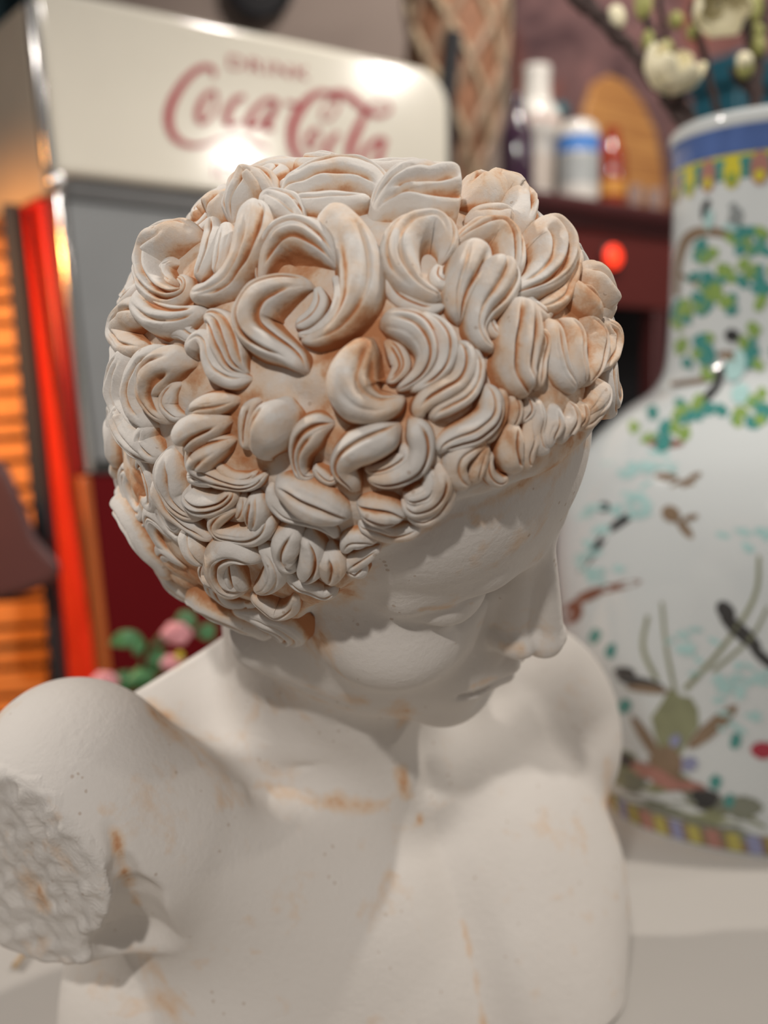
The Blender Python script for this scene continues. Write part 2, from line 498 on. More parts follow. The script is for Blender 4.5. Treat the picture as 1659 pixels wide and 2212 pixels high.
# each lock: crop, grooves across (v positions), height factor, [(x, y, half width) ...] along its middle
LOCKS = [
 ('A', [-.35, .45], 1.25, [(1310,785,14),(1230,785,45),(1120,815,75),(1000,880,98),(935,990,100),(950,1085,90),(1040,1160,78),(1140,1215,60),(1210,1275,45),(1240,1350,16)]),
 ('A', [-.55, .35], 1.20, [(1330,340,30),(1440,400,80),(1530,500,95),(1590,630,105),(1610,770,110),(1590,900,100),(1520,1010,80),(1410,1090,55),(1290,1125,35),(1190,1115,12)]),
 ('A', [-.2, .55], 1.15, [(1460,670,20),(1370,560,75),(1240,500,100),(1120,520,92),(1030,590,62),(985,690,42),(962,790,16)]),
 ('A', [.3], .75, [(1430,730,12),(1470,820,32),(1465,930,42),(1400,1030,42),(1300,1090,32),(1190,1100,10)]),
 ('A', [-.1], .55, [(1330,800,15),(1350,900,40),(1310,980,45),(1230,1030,35),(1180,1050,10)]),
 ('A', [.1, .6], 1.15, [(900,330,30),(950,380,75),(945,480,92),(915,590,90),(865,690,82),(785,780,72),(690,835,58),(600,850,45),(560,815,20)]),
 ('A', [.2], .95, [(690,380,20),(690,480,36),(665,600,40),(625,710,34),(585,780,16)]),
 ('A', [0], .85, [(770,410,20),(765,520,40),(745,640,38),(700,740,18)]),
 ('A', [.2], .9, [(835,215,25),(770,285,52),(705,360,55),(650,400,20)]),
 ('A', [-.3, .4], 1.1, [(1070,200,25),(1000,185,60),(920,205,75),(860,260,58),(800,320,40),(770,370,15)]),
 ('A', [-.3, .3], 1.15, [(610,465,22),(510,500,60),(410,560,75),(335,650,66),(315,760,58),(360,850,52),(450,885,46),(525,840,36),(515,770,26),(450,735,14)]),
 ('A', [.2], .8, [(470,640,12),(400,690,30),(400,760,30),(460,790,14)]),
 ('A', [-.2, .5], 1.05, [(255,840,25),(275,930,48),(355,1000,64),(475,1015,62),(580,975,42),(640,925,16)]),
 ('A', [.1], 1.05, [(545,1260,18),(560,1180,46),(620,1125,46),(665,1170,48),(680,1260,52),(725,1335,56),(820,1385,46),(905,1370,16)]),
 ('A', [-.4, .2, .6], 1.0, [(620,1040,20),(690,1010,55),(755,1070,82),(790,1180,86),(825,1290,62),(880,1350,18)]),
 ('A', [-.1, .55], 1.15, [(550,1275,28),(465,1265,70),(385,1305,82),(335,1390,78),(322,1490,62),(360,1590,42),(415,1655,16)]),
 ('A', [.3], 1.0, [(400,1190,20),(300,1250,52),(245,1350,56),(225,1470,55),(250,1580,44),(320,1690,16)]),
 ('A', [0], 1.0, [(310,1000,20),(235,975,52),(172,1020,58),(142,1100,52),(180,1175,42),(270,1185,16)]),
 ('A', [-.3, .3], 1.0, [(210,1190,20),(165,1290,52),(142,1420,58),(150,1540,52),(200,1640,42),(265,1730,16)]),
 ('A', [-.2, .4], .9, [(960,330,20),(1060,285,60),(1160,320,66),(1220,370,40),(1250,400,14)]),
 ('A', [.2], .8, [(420,1100,18),(500,1080,40),(560,1110,38),(600,1080,14)]),
 ('A', [0], .8, [(480,1390,14),(430,1450,40),(410,1530,44),(450,1600,30),(500,1620,12)]),
 ('B', [-.4, .3], 1.0, [(-440,230,22),(-320,195,58),(-170,160,72),(-20,148,72),(110,160,66),(205,205,52),(232,265,38),(180,305,16)]),
 ('B', [-.1, .5], .9, [(-400,285,18),(-260,290,48),(-110,292,52),(20,280,46),(110,262,30),(150,245,12)]),
 ('B', [-.5, -.1, .3, .65], 1.3, [(130,335,30),(260,285,90),(410,262,130),(560,262,138),(645,272,104),(700,284,50)]),
 ('B', [-.1, .5], 1.3, [(605,850,18),(500,835,46),(400,790,72),(330,705,90),(308,605,92),(340,510,86),(425,450,78),(525,440,78),(592,490,66),(605,565,40),(570,620,14)]),
 ('B', [.2], .8, [(195,610,10),(220,730,34),(290,850,42),(400,920,40),(520,935,30),(605,905,10)]),
 ('B', [.2], .6, [(560,660,14),(540,740,38),(590,780,36),(640,740,14)]),
 ('B', [-.3, .4], 1.2, [(820,555,30),(770,630,88),(725,740,92),(685,840,74),(672,930,52),(695,1015,16)]),
 ('B', [-.1, .5], 1.25, [(890,610,30),(930,720,98),(880,840,104),(810,945,76),(790,1050,52),(835,1140,42),(930,1185,16)]),
 ('B', [.1], .7, [(860,930,12),(860,1010,32),(890,1080,34),(950,1120,12)]),
 ('B', [-.2, .4], 1.1, [(645,515,12),(760,472,52),(870,462,72),(960,515,74),(1003,610,62),(1015,700,42),(1000,750,14)]),
 ('B', [.2, .6], 1.15, [(690,240,25),(790,250,72),(900,255,92),(1000,305,84),(1052,390,62),(1055,480,20)]),
 ('B', [0], .8, [(720,365,18),(840,380,52),(950,395,54),(1045,455,20)]),
 ('B', [-.4, .3], 1.15, [(1050,470,30),(1150,520,82),(1222,600,92),(1232,700,82),(1165,772,64),(1075,805,44),(1005,825,14)]),
 ('B', [.2], 1.0, [(1070,445,16),(1180,475,48),(1275,550,58),(1318,650,54),(1328,760,50),(1310,860,44),(1240,915,38),(1155,925,14)]),
 ('B', [0], 1.0, [(1200,480,18),(1295,545,40),(1355,650,44),(1365,740,18)]),
 ('B', [-.2, .4], 1.15, [(1365,680,30),(1440,755,72),(1510,850,74),(1560,930,54),(1535,1000,18)]),
 ('B', [.2], .9, [(1345,750,20),(1390,850,62),(1465,935,62),(1540,1010,20)]),
 ('B', [.3], 1.0, [(410,955,15),(530,1025,50),(595,1130,58),(598,1250,54),(535,1345,48),(435,1410,36),(360,1445,12)]),
 ('B', [0.1, .6], 1.1, [(165,1015,30),(265,1020,78),(390,1055,98),(470,1140,84),(490,1240,64),(450,1330,52),(370,1395,36),(280,1440,12)]),
 ('B', [-.2, .3], .45, [(220,1120,15),(290,1210,50),(320,1300,50),(270,1370,30),(220,1390,10)]),
 ('B', [.35, .7], 1.35, [(140,1080,15),(100,1170,72),(50,1280,108),(20,1390,130),(60,1495,128),(170,1545,90),(280,1520,55),(350,1470,18)]),
 ('B', [0], 1.05, [(660,1120,12),(710,1190,52),(722,1290,58),(680,1380,58),(580,1440,62),(485,1495,56),(435,1565,44),(445,1650,14)]),
 ('B', [.1], 1.0, [(765,1165,15),(795,1270,42),(782,1380,48),(720,1470,52),(620,1530,52),(540,1580,42),(505,1650,12)]),
 ('B', [-.3, .35], 1.3, [(1080,840,25),(1072,950,80),(1062,1080,102),(1045,1200,104),(1040,1320,92),(1075,1410,78),(1150,1475,22)]),
 ('B', [0], 1.2, [(1180,1040,18),(1212,1150,38),(1185,1270,38),(1175,1370,38),(1195,1455,18)]),
 ('B', [.2], 1.1, [(1250,970,20),(1262,1100,54),(1282,1250,58),(1332,1370,52),(1420,1455,20)]),
 ('B', [0], 1.2, [(1340,960,20),(1395,1080,50),(1402,1220,54),(1422,1350,48),(1455,1440,16)]),
 ('B', [.2], 1.1, [(1430,975,18),(1510,1080,44),(1522,1200,48),(1492,1330,42),(1455,1430,16)]),
 ('B', [0], 1.0, [(1525,1000,16),(1590,1090,44),(1602,1180,44),(1570,1270,34),(1530,1330,12)]),
 ('B', [.1], 1.0, [(1555,1350,18),(1545,1450,48),(1502,1550,48),(1440,1630,18)]),
 ('B', [0], .7, [(1090,850,14),(1180,960,40),(1220,970,30),(1260,930,12)]),
 ('B', [.2], .7, [(30,380,15),(80,480,45),(110,580,40),(150,640,14)]),
 ('C', [.2], 1.0, [(845,120,18),(730,145,52),(610,170,48),(520,230,18)]),
 ('C', [.3], 1.25, [(780,245,18),(695,278,60),(595,312,82),(532,370,76),(525,430,30)]),
 ('C', [-.3, .3], 1.15, [(800,370,18),(715,410,58),(635,455,82),(605,515,72),(650,575,58),(750,628,46),(855,655,36),(945,640,28),(1000,585,12)]),
 ('C', [0], .85, [(690,480,15),(740,560,36),(820,610,32),(910,605,22),(945,570,10)]),
 ('C', [.1], 1.0, [(970,110,14),(905,185,40),(882,290,42),(880,390,36),(890,450,12)]),
 ('C', [-.45], 1.35, [(1120,90,30),(1095,190,98),(1050,300,112),(1005,400,84),(995,475,44),(1005,530,14)]),
 ('C', [-.2, .4], 1.15, [(1420,270,18),(1335,285,68),(1260,345,82),(1212,440,58),(1208,540,38),(1240,605,30),(1300,615,12)]),
 ('C', [.2], .8, [(1295,530,14),(1340,585,32),(1400,625,28),(1450,615,10)]),
 ('C', [.4], 1.2, [(1040,620,25),(1140,675,72),(1260,735,98),(1380,790,92),(1470,845,58),(1530,890,16)]),
 ('C', [0], .95, [(1030,640,12),(1050,730,36),(1120,815,42),(1230,858,38),(1340,888,32),(1420,935,28),(1445,990,10)]),
 ('C', [-.1], 1.0, [(1210,915,30),(1150,1000,66),(1130,1070,60),(1170,1130,52),(1240,1140,20)]),
 ('C', [.2], 1.0, [(1250,950,30),(1300,1040,56),(1300,1130,60),(1260,1200,48),(1190,1200,16)]),
 ('C', [0], 1.05, [(1390,1035,30),(1425,1110,66),(1410,1190,56),(1390,1255,18)]),
 ('C', [-.2, .3], 1.05, [(515,650,25),(555,715,56),(645,768,58),(740,762,44),(805,710,36),(795,655,14)]),
 ('C', [.1], .9, [(530,590,20),(615,595,48),(700,590,44),(770,555,14)]),
 ('C', [.1], 1.0, [(845,795,14),(750,825,34),(702,882,34),(740,942,38),(830,972,42),(930,972,48),(1003,932,42),(1025,875,30),(990,845,12)]),
 ('C', [-.3, .3], .9, [(940,690,25),(958,790,62),(945,870,50),(915,930,16)]),
 ('C', [0], .8, [(870,700,14),(880,780,36),(860,840,30),(820,860,12)]),
 ('C', [-.2, .4], 1.0, [(390,410,25),(415,510,62),(438,615,72),(470,715,62),(540,800,50),(630,855,18)]),
 ('C', [.2], 1.0, [(365,550,20),(398,670,52),(450,780,54),(530,870,44),(620,935,34),(710,990,12)]),
 ('C', [.3], 1.15, [(1010,1150,14),(905,1072,52),(800,1040,62),(730,1072,58),(718,1150,52),(760,1230,52),(840,1290,42),(910,1320,14)]),
 ('C', [0], .85, [(790,1080,14),(818,1165,42),(858,1250,42),(905,1305,14)]),
 ('C', [.2], .9, [(950,1010,14),(1040,1070,46),(1085,1165,52),(1045,1250,44),(950,1300,16)]),
 ('C', [.1], .8, [(910,1310,14),(1005,1365,36),(1100,1408,42),(1180,1398,28),(1205,1320,12)]),
 ('C', [0], .8, [(1120,1150,14),(1185,1230,36),(1290,1280,46),(1390,1308,40),(1460,1285,14)]),
 ('C', [.2], .9, [(530,890,20),(565,980,62),(620,1060,62),(690,1140,22)]),
 ('C', [0], .8, [(620,1120,14),(670,1190,44),(740,1240,40),(800,1260,14)]),
 ('C', [-.3, .3], 1.0, [(165,90,25),(160,220,62),(200,330,62),(270,420,52),(340,510,18)]),
 ('C', [.1], .9, [(310,260,20),(282,360,44),(330,450,44),(380,500,16)]),
 ('D', [-.2, .4], 1.1, [(925,50,20),(950,160,56),(932,260,62),(850,340,66),(740,390,60),(665,435,42),(670,500,14)]),
 ('D', [0], .9, [(1010,80,12),(1012,190,32),(982,290,38),(930,370,32),(870,405,10)]),
 ('D', [.3], 1.15, [(470,245,18),(522,340,62),(545,440,64),(512,540,62),(420,602,52),(310,632,42),(200,612,14)]),
 ('D', [-.3], 1.25, [(430,300,22),(335,365,80),(222,420,92),(125,482,78),(92,560,62),(138,640,42),(165,730,14)]),
 ('D', [0], .95, [(430,410,14),(442,488,38),(362,550,42),(262,572,32),(205,535,12)]),
 ('D', [.1], 1.0, [(640,530,16),(662,620,52),(640,720,52),(570,780,52),(490,792,42),(425,740,14)]),
 ('D', [0], .95, [(705,640,16),(695,740,38),(632,830,38),(540,862,38),(450,820,14)]),
 ('D', [.2], .8, [(555,555,14),(600,620,38),(582,690,46),(500,722,44),(425,715,14)]),
 ('D', [-.3, .4], 1.05, [(150,785,20),(240,790,62),(340,812,68),(415,842,40),(440,870,12)]),
 ('D', [.2], .9, [(165,880,16),(270,910,46),(380,940,48),(480,932,38),(550,900,12)]),
 ('D', [0], .75, [(330,885,10),(400,918,22),(480,895,10)]),
 ('D', [.1], .95, [(95,1045,14),(140,972,42),(220,970,42),(290,1005,12)]),
 ('D', [.1], .8, [(105,1135,18),(150,1092,42),(220,1060,34),(310,1020,10)]),
 ('D', [0], .8, [(120,1110,20),(170,1132,50),(220,1110,20)]),
 ('D', [.2], 1.05, [(935,405,14),(832,430,46),(752,482,58),(732,560,54),(762,632,48),(840,675,16)]),
 ('D', [0], .95, [(925,415,16),(882,500,42),(852,590,42),(872,660,14)]),
 ('D', [0], .85, [(950,460,12),(922,535,28),(938,600,30),(992,640,28),(1055,610,10)]),
 ('D', [.2], 1.05, [(1100,280,14),(1062,360,52),(1050,450,62),(1072,530,52),(1140,565,18)]),
 ('D', [0], 1.0, [(1182,250,14),(1172,370,46),(1142,470,46),(1152,535,32),(1190,510,10)]),
 ('D', [0], .85, [(1050,110,14),(1082,200,42),(1072,280,38),(1045,340,12)]),
 ('D', [0], .8, [(1145,140,14),(1162,230,34),(1120,305,14)]),
 ('D', [.1], 1.0, [(1205,140,18),(1222,260,42),(1202,360,42),(1222,440,36),(1290,452,12)]),
 ('D', [.1], 1.0, [(1300,170,20),(1302,290,48),(1272,380,44),(1292,445,16)]),
 ('D', [0], 1.0, [(1400,160,18),(1402,270,48),(1362,360,46),(1380,415,14)]),
 ('D', [0], .9, [(1462,160,14),(1452,270,42),(1400,350,16)]),
 ('D', [0], 1.0, [(1545,80,14),(1542,190,38),(1492,280,38),(1435,335,12)]),
]

def spline(P, n):
    """Catmull-Rom through rows of P"""
    P = np.asarray(P, float)
    E = np.vstack([2 * P[0] - P[1], P, 2 * P[-1] - P[-2]])
    L = np.concatenate([[0], np.cumsum(np.linalg.norm(np.diff(P[:, :2], axis=0), axis=1))])
    t = np.interp(np.linspace(0, L[-1], n), L, np.arange(len(P)))
    i = np.minimum(t.astype(int), len(P) - 2); u = (t - i)[:, None]
    a, b, c, d = E[i], E[i + 1], E[i + 2], E[i + 3]
    return 0.5 * (2 * b + (c - a) * u + (2 * a - 5 * b + 4 * c - d) * u ** 2 + (3 * b - a - 3 * c + d) * u ** 3)

def scalp(p):
    dh, h = head_sdf(p.astype(np.float32))
    return smin(dh, hair_mass(h, False), 5) * HS / 1000.0

def cast(px, off):
    """photo pixels -> points on the surface lying off metres above the scalp, with its normal"""
    d = np.stack([(px[:, 0] - CX) / F_PX, (px[:, 1] - CY) / F_PX, np.ones(len(px))], 1)
    t = np.full(len(px), 0.44); bt = t.copy(); bv = np.full(len(px), 9.0)
    for _ in range(60):
        v = scalp(d * t[:, None]) - off
        m = v < bv
        bv[m] = v[m]; bt[m] = t[m]
        t = t + np.clip(v, -0.01, 0.05) * 0.7
    p = d * bt[:, None]
    g = grad(scalp, p)
    g /= np.linalg.norm(g, axis=1)[:, None]
    p = p - g * np.maximum(bv, 0)[:, None] * 0.6
    return p, g

LIFT = 0.0035
NV = 39
vv = np.linspace(-1.32, 1.32, NV)
va = np.minimum(np.abs(vv), 1.0)
def lock_mesh(c, nrm, w, H, grooves, seed):
    """c centre points, nrm normals, w half widths, H crest heights (m)"""
    n = len(c)
    t = np.gradient(c, axis=0); t /= np.linalg.norm(t, axis=1)[:, None] + 1e-9
    side = np.cross(nrm, t); side /= np.linalg.norm(side, axis=1)[:, None] + 1e-9
    dome = (1 - va ** 2.6) ** .62
    u = np.linspace(0, 1, n)
    G = np.zeros((n, NV)); 
    r = np.random.default_rng(seed)
    # curvature decides the inner side so the grooves hug the outside of a bend
    for k, g0 in enumerate(grooves):
        drift = 0.10 * np.sin(u * 3.0 + r.uniform(0, 6))
        fade = np.clip(np.minimum((u - r.uniform(-.05, .2)) / .15, (r.uniform(.85, 1.05) - u) / .12), 0, 1)
        wd = r.uniform(0.10, 0.15)
        G = np.maximum(G, np.exp(-((vv[None] - g0 - drift[:, None]) / wd) ** 2) * fade[:, None] * r.uniform(.5, 1))
    for k in range(1):                      # faint scratches between the strands
        g0 = r.uniform(-.8, .8)
        fade = np.clip(np.minimum((u - r.uniform(0, .5)) / .1, (r.uniform(.5, 1) - u) / .1), 0, 1)
        G = np.maximum(G, 0.22 * np.exp(-((vv[None] - g0) / .06) ** 2) * fade[:, None])
    bulge = 1 + 0.07 * np.sin(u * 5 + r.uniform(0, 6))[:, None] * np.cos(vv * 2 + r.uniform(0, 6))[None]
    tilt = r.uniform(-0.22, 0.22)
    hgt = H[:, None] * (dome[None] * bulge * (1 + tilt * vv[None]) - 0.50 * G * dome[None] ** .5)
    deep = np.minimum(0.005, 0.25 * w + 0.0015)
    sk = np.clip((np.abs(vv) - 0.86) / 0.46, 0, 1)
    low = -(deep + LIFT)[:, None] * (sk * sk * (1.6 - .6 * sk))[None]
    pos = c[:, None, :] + side[:, None, :] * (w[:, None] * vv[None])[:, :, None] + nrm[:, None, :] * (hgt + low)[:, :, None]
    stain = np.clip(1.1 * G + np.clip((np.abs(vv)[None] - .80) / .28, 0, 1) * 0.95, 0, 1)
    endf = np.clip(1 - np.minimum(u, 1 - u) / .07, 0, 1)[:, None]
    stain = np.maximum(stain, 0.6 * endf + np.zeros_like(stain))
    # closing skirt below
    nz_ = .0007 * wob(pos.reshape(-1, 3).astype(np.float32) * 1000, .22, 1) + .0004 * wob(pos.reshape(-1, 3).astype(np.float32) * 1000, .6, 2)
    pos = pos + nrm[:, None, :] * nz_.reshape(n, NV)[:, :, None]
    V = pos.reshape(-1, 3)
    S = stain.reshape(-1)
    i = np.arange(n - 1)[:, None] * NV + np.arange(NV - 1)[None]
    Fq = np.stack([i, i + NV, i + NV + 1, i + 1], -1).reshape(-1, 4)
    # underside
    b0 = len(V)
    und = c - nrm * (deep + LIFT + 0.003)[:, None]
    V = np.vstack([V, und]); S = np.concatenate([S, np.ones(n)])
    j = np.arange(n - 1)
    Fl = np.stack([b0 + j, b0 + j + 1, (j + 1) * NV, j * NV], 1)
    Fr = np.stack([j * NV + NV - 1, (j + 1) * NV + NV - 1, b0 + j + 1, b0 + j], 1)
    caps = []
    for e, flip in ((0, False), (n - 1, True)):
        ring = [e * NV + k for k in range(NV)] + [b0 + e]
        caps.append(ring if not flip else ring[::-1])
    Fq = np.vstack([Fq, Fl, Fr])
    flat = np.concatenate([Fq.ravel()] + [np.array(cp) for cp in caps])
    counts = np.concatenate([np.full(len(Fq), 4), [len(cp) for cp in caps]])
    return V, flat, counts, S

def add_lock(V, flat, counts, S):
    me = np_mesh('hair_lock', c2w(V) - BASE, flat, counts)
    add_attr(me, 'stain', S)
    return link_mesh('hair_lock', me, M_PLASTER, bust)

lock_pts = []
for li, (cr, gr, hf, pts) in enumerate(LOCKS):
    ox, oy, sc = CROPS[cr]
    P = np.array([(ox + x / sc, oy + y / sc, w / sc) for x, y, w in pts])
    n = 26 + 4 * len(pts)
    sp = spline(P, n)
    c, nr = cast(sp[:, :2], LIFT + 0.0045 * hf)
    c = c - nr * 0.0045 * hf
    ker = np.array([.25, .5, .25])
    for _ in range(3):
        for a in (c, nr):
            a[1:-1] = a[:-2] * .25 + a[1:-1] * .5 + a[2:] * .25
    nr /= np.linalg.norm(nr, axis=1)[:, None]
    # the photo sees tilted places foreshortened: widen there a little
    w = np.maximum(sp[:, 2], 3) / F_PX * c[:, 2] * 1.22
    view = -c / np.linalg.norm(c, axis=1)[:, None]
    cosv = np.clip((view * nr).sum(1), .35, 1)
    w = w * (1 + 0.35 * (1 / cosv - 1))
    u = np.linspace(0, 1, n)
    arc = np.concatenate([[0], np.cumsum(np.linalg.norm(np.diff(c, axis=0), axis=1))])
    t0 = np.clip(.8 * w[:n // 4].max(), .06 * arc[-1], .22 * arc[-1]); t1 = np.clip(.8 * w[-(n // 4):].max(), .06 * arc[-1], .22 * arc[-1])
    e = np.clip(np.minimum(arc / t0, (arc[-1] - arc) / t1), 0, 1)
    e = np.sqrt(1 - (1 - e) ** 2)
    w = w * (.15 + .85 * e)
    c = c - nr * (LIFT * 1.2 * (1 - e))[:, None]
    H = np.minimum(w * 1.08, 0.0145) * hf * (.12 + .88 * e)
    hl = to_local(c, HT, HR, HS)
    ul = hairline(hl[:, 1])
    H = H * (.55 + .45 * np.clip((hl[:, 2] - ul) / 26, 0, 1))
    V, flat, counts, S = lock_mesh(c, nr, w, H, gr, li)
    rr = np.random.default_rng(500 + li)
    S = np.maximum(S, rr.uniform(.14, .34) + .14 * np.clip((sp[:, 0].mean() - 850) / 350, 0, 1))
    add_lock(V, flat, counts, S)
    lock_pts.append(c)
lock_pts = np.vstack(lock_pts)

# the rest of the head, out of the camera's sight, carries the same kind of comma curls
def filler():
    N = 4200
    k = np.arange(N) + 0.5
    ph = np.arccos(1 - 2 * k / N); th = math.pi * (1 + 5 ** .5) * k
    D = np.stack([np.cos(th) * np.sin(ph), np.sin(th) * np.sin(ph), np.cos(ph)], 1)
    t = np.full(N, 160.0)
    for _ in range(40):
        h = (np.array([0, 12, 20]) + D * t[:, None]).astype(np.float32)
        v = scalp(((h / 1000 * HS) @ HR.T) + HT) * 1000 / HS
        t -= v * 0.8
    h = np.array([0, 12, 20]) + D * t[:, None]
    u = hairline(h[:, 1])
    ok = h[:, 2] > u + 6
    return (h / 1000 * HS) @ HR.T + HT, ok

FP, FOK = filler()
occ = lock_pts.copy()
order = RNG.permutation(np.where(FOK)[0])
count = 0
for i in order:
    p = FP[i]
    dmin = np.min(np.linalg.norm(occ - p, axis=1))
    if dmin < 0.0125: continue
    g = grad(scalp, p[None])[0]; g /= np.linalg.norm(g)
    facing = (g @ (-p / np.linalg.norm(p))) > 0.12
    hp = to_local(p[None], HT, HR, HS)[0]
    if facing and hp[2] < hairline(hp[1]) + 24: continue
    R0 = min(0.024, dmin * 0.95)
    a = np.cross(g, [0.3, 0.5, 0.8]); a /= np.linalg.norm(a); b2 = np.cross(g, a)
    n = 44
    u = np.linspace(0, 1, n)
    sg = 1 if RNG.random() < .5 else -1
    ang = RNG.uniform(0, 6.28) + sg * u * 4.6
    rad = R0 * (1.0 - 0.72 * u)
    c = p + (np.cos(ang) * rad)[:, None] * a + (np.sin(ang) * rad)[:, None] * b2
    for _ in range(3):
        gg = grad(scalp, c); gg /= np.linalg.norm(gg, axis=1)[:, None]
        c = c - gg * (scalp(c) - LIFT * (0.4 if facing else 1))[:, None]
    w = R0 * 0.36 * np.sin(np.pi * np.clip(u * 0.9 + 0.08, 0, 1)) ** .7 + 0.0012
    H = np.minimum(w * 0.9, 0.009) * (0.6 if facing else 1.0)
    add_lock(*lock_mesh(c, gg, w, H, [-.3, .35] if R0 > .016 else [0.1], 1000 + i))
    occ = np.vstack([occ, c[::3]])
    count += 1
    if count > 110: break
print('filler locks', count, 'traced', len(LOCKS))

# ================================================================== mesh builders
class MB:
    """collects shapes for ONE mesh object"""
    def __init__(s): s.bm = bmesh.new()
    def box(s, lo, hi):
        x0, y0, z0 = lo; x1, y1, z1 = hi
        v = [s.bm.verts.new(p) for p in ((x0,y0,z0),(x1,y0,z0),(x1,y1,z0),(x0,y1,z0),(x0,y0,z1),(x1,y0,z1),(x1,y1,z1),(x0,y1,z1))]
        for f in ((3,2,1,0),(4,5,6,7),(0,1,5,4),(1,2,6,5),(2,3,7,6),(3,0,4,7)): s.bm.faces.new([v[i] for i in f])
        return s
    def prism(s, poly, depth_vec):
        d = Vector(depth_vec)
        a = [s.bm.verts.new(p) for p in poly]; b = [s.bm.verts.new(Vector(p) + d) for p in poly]
        n = len(a)
        s.bm.faces.new(a); s.bm.faces.new(b[::-1])
        for i in range(n): s.bm.faces.new([a[i], b[i], b[(i+1) % n], a[(i+1) % n]])
        return s
    def lathe(s, prof, n=32, c=(0,0,0), cap=True):
        rings = []
        for r, z in prof:
            rings.append([s.bm.verts.new((c[0] + r*math.cos(2*math.pi*k/n), c[1] + r*math.sin(2*math.pi*k/n), c[2] + z)) for k in range(n)])
        for a, b in zip(rings, rings[1:]):
            for k in range(n): s.bm.faces.new([a[k], a[(k+1) % n], b[(k+1) % n], b[k]])
        if cap:
            s.bm.faces.new(rings[0][::-1]); s.bm.faces.new(rings[-1])
        return s
    def tube(s, pts, rad, n=8, cap=True):
        pts = np.asarray(pts, float); m = len(pts)
        rad = np.full(m, rad) if np.isscalar(rad) else np.interp(np.linspace(0, 1, m), np.linspace(0, 1, len(rad)), rad)
        t = np.gradient(pts, axis=0); t /= np.linalg.norm(t, axis=1)[:, None] + 1e-12
        up = np.array([0.13, 0.31, 0.94]); rings = []
        for i in range(m):
            a = np.cross(t[i], up); a /= np.linalg.norm(a) + 1e-12; b = np.cross(t[i], a)
            rings.append([s.bm.verts.new(pts[i] + rad[i]*(math.cos(2*math.pi*k/n)*a + math.sin(2*math.pi*k/n)*b)) for k in range(n)])
        for a, b in zip(rings, rings[1:]):
            for k in range(n): s.bm.faces.new([a[k], b[k], b[(k+1) % n], a[(k+1) % n]])
        if cap:
            s.bm.faces.new(rings[0]); s.bm.faces.new(rings[-1][::-1])
        return s
    def sheet(s, grid, thick=None):
        """grid [i][j] of points, closed to a thin body when thick is a vector"""
        g = [[s.bm.verts.new(p) for p in row] for row in grid]
        for a, b in zip(g, g[1:]):
            for k in range(len(a) - 1): s.bm.faces.new([a[k], a[k+1], b[k+1], b[k]])
        return s
    def ball(s, c, r, n=12):
        r = (r, r, r) if np.isscalar(r) else r
        bmesh.ops.create_uvsphere(s.bm, u_segments=n, v_segments=max(6, n*2//3), radius=1,
                                  matrix=Matrix.Translation(c) @ Matrix.Diagonal((*r, 1)))
        return s
    def fn(s, f):
        for v in s.bm.verts: v.co = f(v.co)
        return s
    def build(s, name, mat, parent=None, smooth=True, bevel=0.0, seg=2, solid=0.0, sub=0):
        bmesh.ops.recalc_face_normals(s.bm, faces=s.bm.faces)
        me = bpy.data.meshes.new(name); s.bm.to_mesh(me); s.bm.free()
        if smooth:
            me.polygons.foreach_set('use_smooth', np.ones(len(me.polygons), bool))
        o = link_mesh(name, me, mat, parent)
        if solid:
            md = o.modifiers.new('solid', 'SOLIDIFY'); md.thickness = solid; md.offset = 0
        if bevel:
            md = o.modifiers.new('bevel', 'BEVEL'); md.width = bevel; md.segments = seg; md.limit_method = 'ANGLE'; md.angle_limit = math.radians(40)
            md.harden_normals = False
        if sub:
            md = o.modifiers.new('sub', 'SUBSURF'); md.levels = sub; md.render_levels = sub
        if smooth and not sub:
            try: me.set_sharp_from_angle(angle=math.radians(38))
            except Exception: pass
        return o

def rel(o, p):            # world point -> coordinates under an unrotated Empty
    return tuple(np.asarray(p, float) - np.array(o.location))

# ------------------------------------------------------------------ setting
M_FLOOR = simple('floor_boards', (.10, .06, .045), .5, scale=6)
M_WALL = simple('beige_wall', (.34, .27, .235), .9, scale=2.5, var=.15)
M_TEAL_D = simple('dark_teal', (.004, .020, .026), .9)
o = MB().box((-4, -2, -.05), (4, 3.6, 0)).build('floor', M_FLOOR, smooth=False); tag(o, 'dark floor of the shop', kind='structure')
o = MB().box((-4, 3.2, 0), (4, 3.3, 3.2)).build('wall_back', M_WALL, smooth=False); tag(o, 'beige back wall of the shop', kind='structure')

# ------------------------------------------------------------------ table and cloth
M_CLOTH = simple('white_cloth', (.40, .375, .345), .9, scale=5, var=.05)
M_WOOD_D = simple('dark_wood', (.06, .03, .02), .5)
tb = empty('table', (0.1, 0.88, 0)); tag(tb, 'dark wooden table under the white cloth carrying bust and vase', 'table')
MB().box((-1.0, -.62, TABLE_Z - .045), (1.0, .62, TABLE_Z - .006)).build('table_top', M_WOOD_D, tb, smooth=False)
for sx in (-.92, .92):
    for sy in (-.54, .54):
        MB().lathe([(.03, 0), (.035, .2), (.028, .4), (.036, TABLE_Z - .045)], 14, (sx, sy, 0)).build('leg', M_WOOD_D, tb)
nx, ny = 60, 40
def cloth_pt(a, b):
    # a, b in 0..1 ; the outer part hangs down
    x = (a - .5) * 2.6; y = (b - .5) * 1.84
    ex = max(0, abs(x) - 1.01); ey = max(0, abs(y) - .63)
    drop = max(ex, ey)
    px = max(-1.01, min(1.01, x)); py = max(-.63, min(.63, y))
    wv = .018 * math.sin(9 * x + 7 * y) * min(1, drop * 8)
    sx = math.copysign(1, x) if ex > 0 else 0; sy = math.copysign(1, y) if ey > 0 else 0
    return (0.1 + px + sx * (.006 + wv), 0.88 + py + sy * (.006 + wv), TABLE_Z - .0025 - drop)
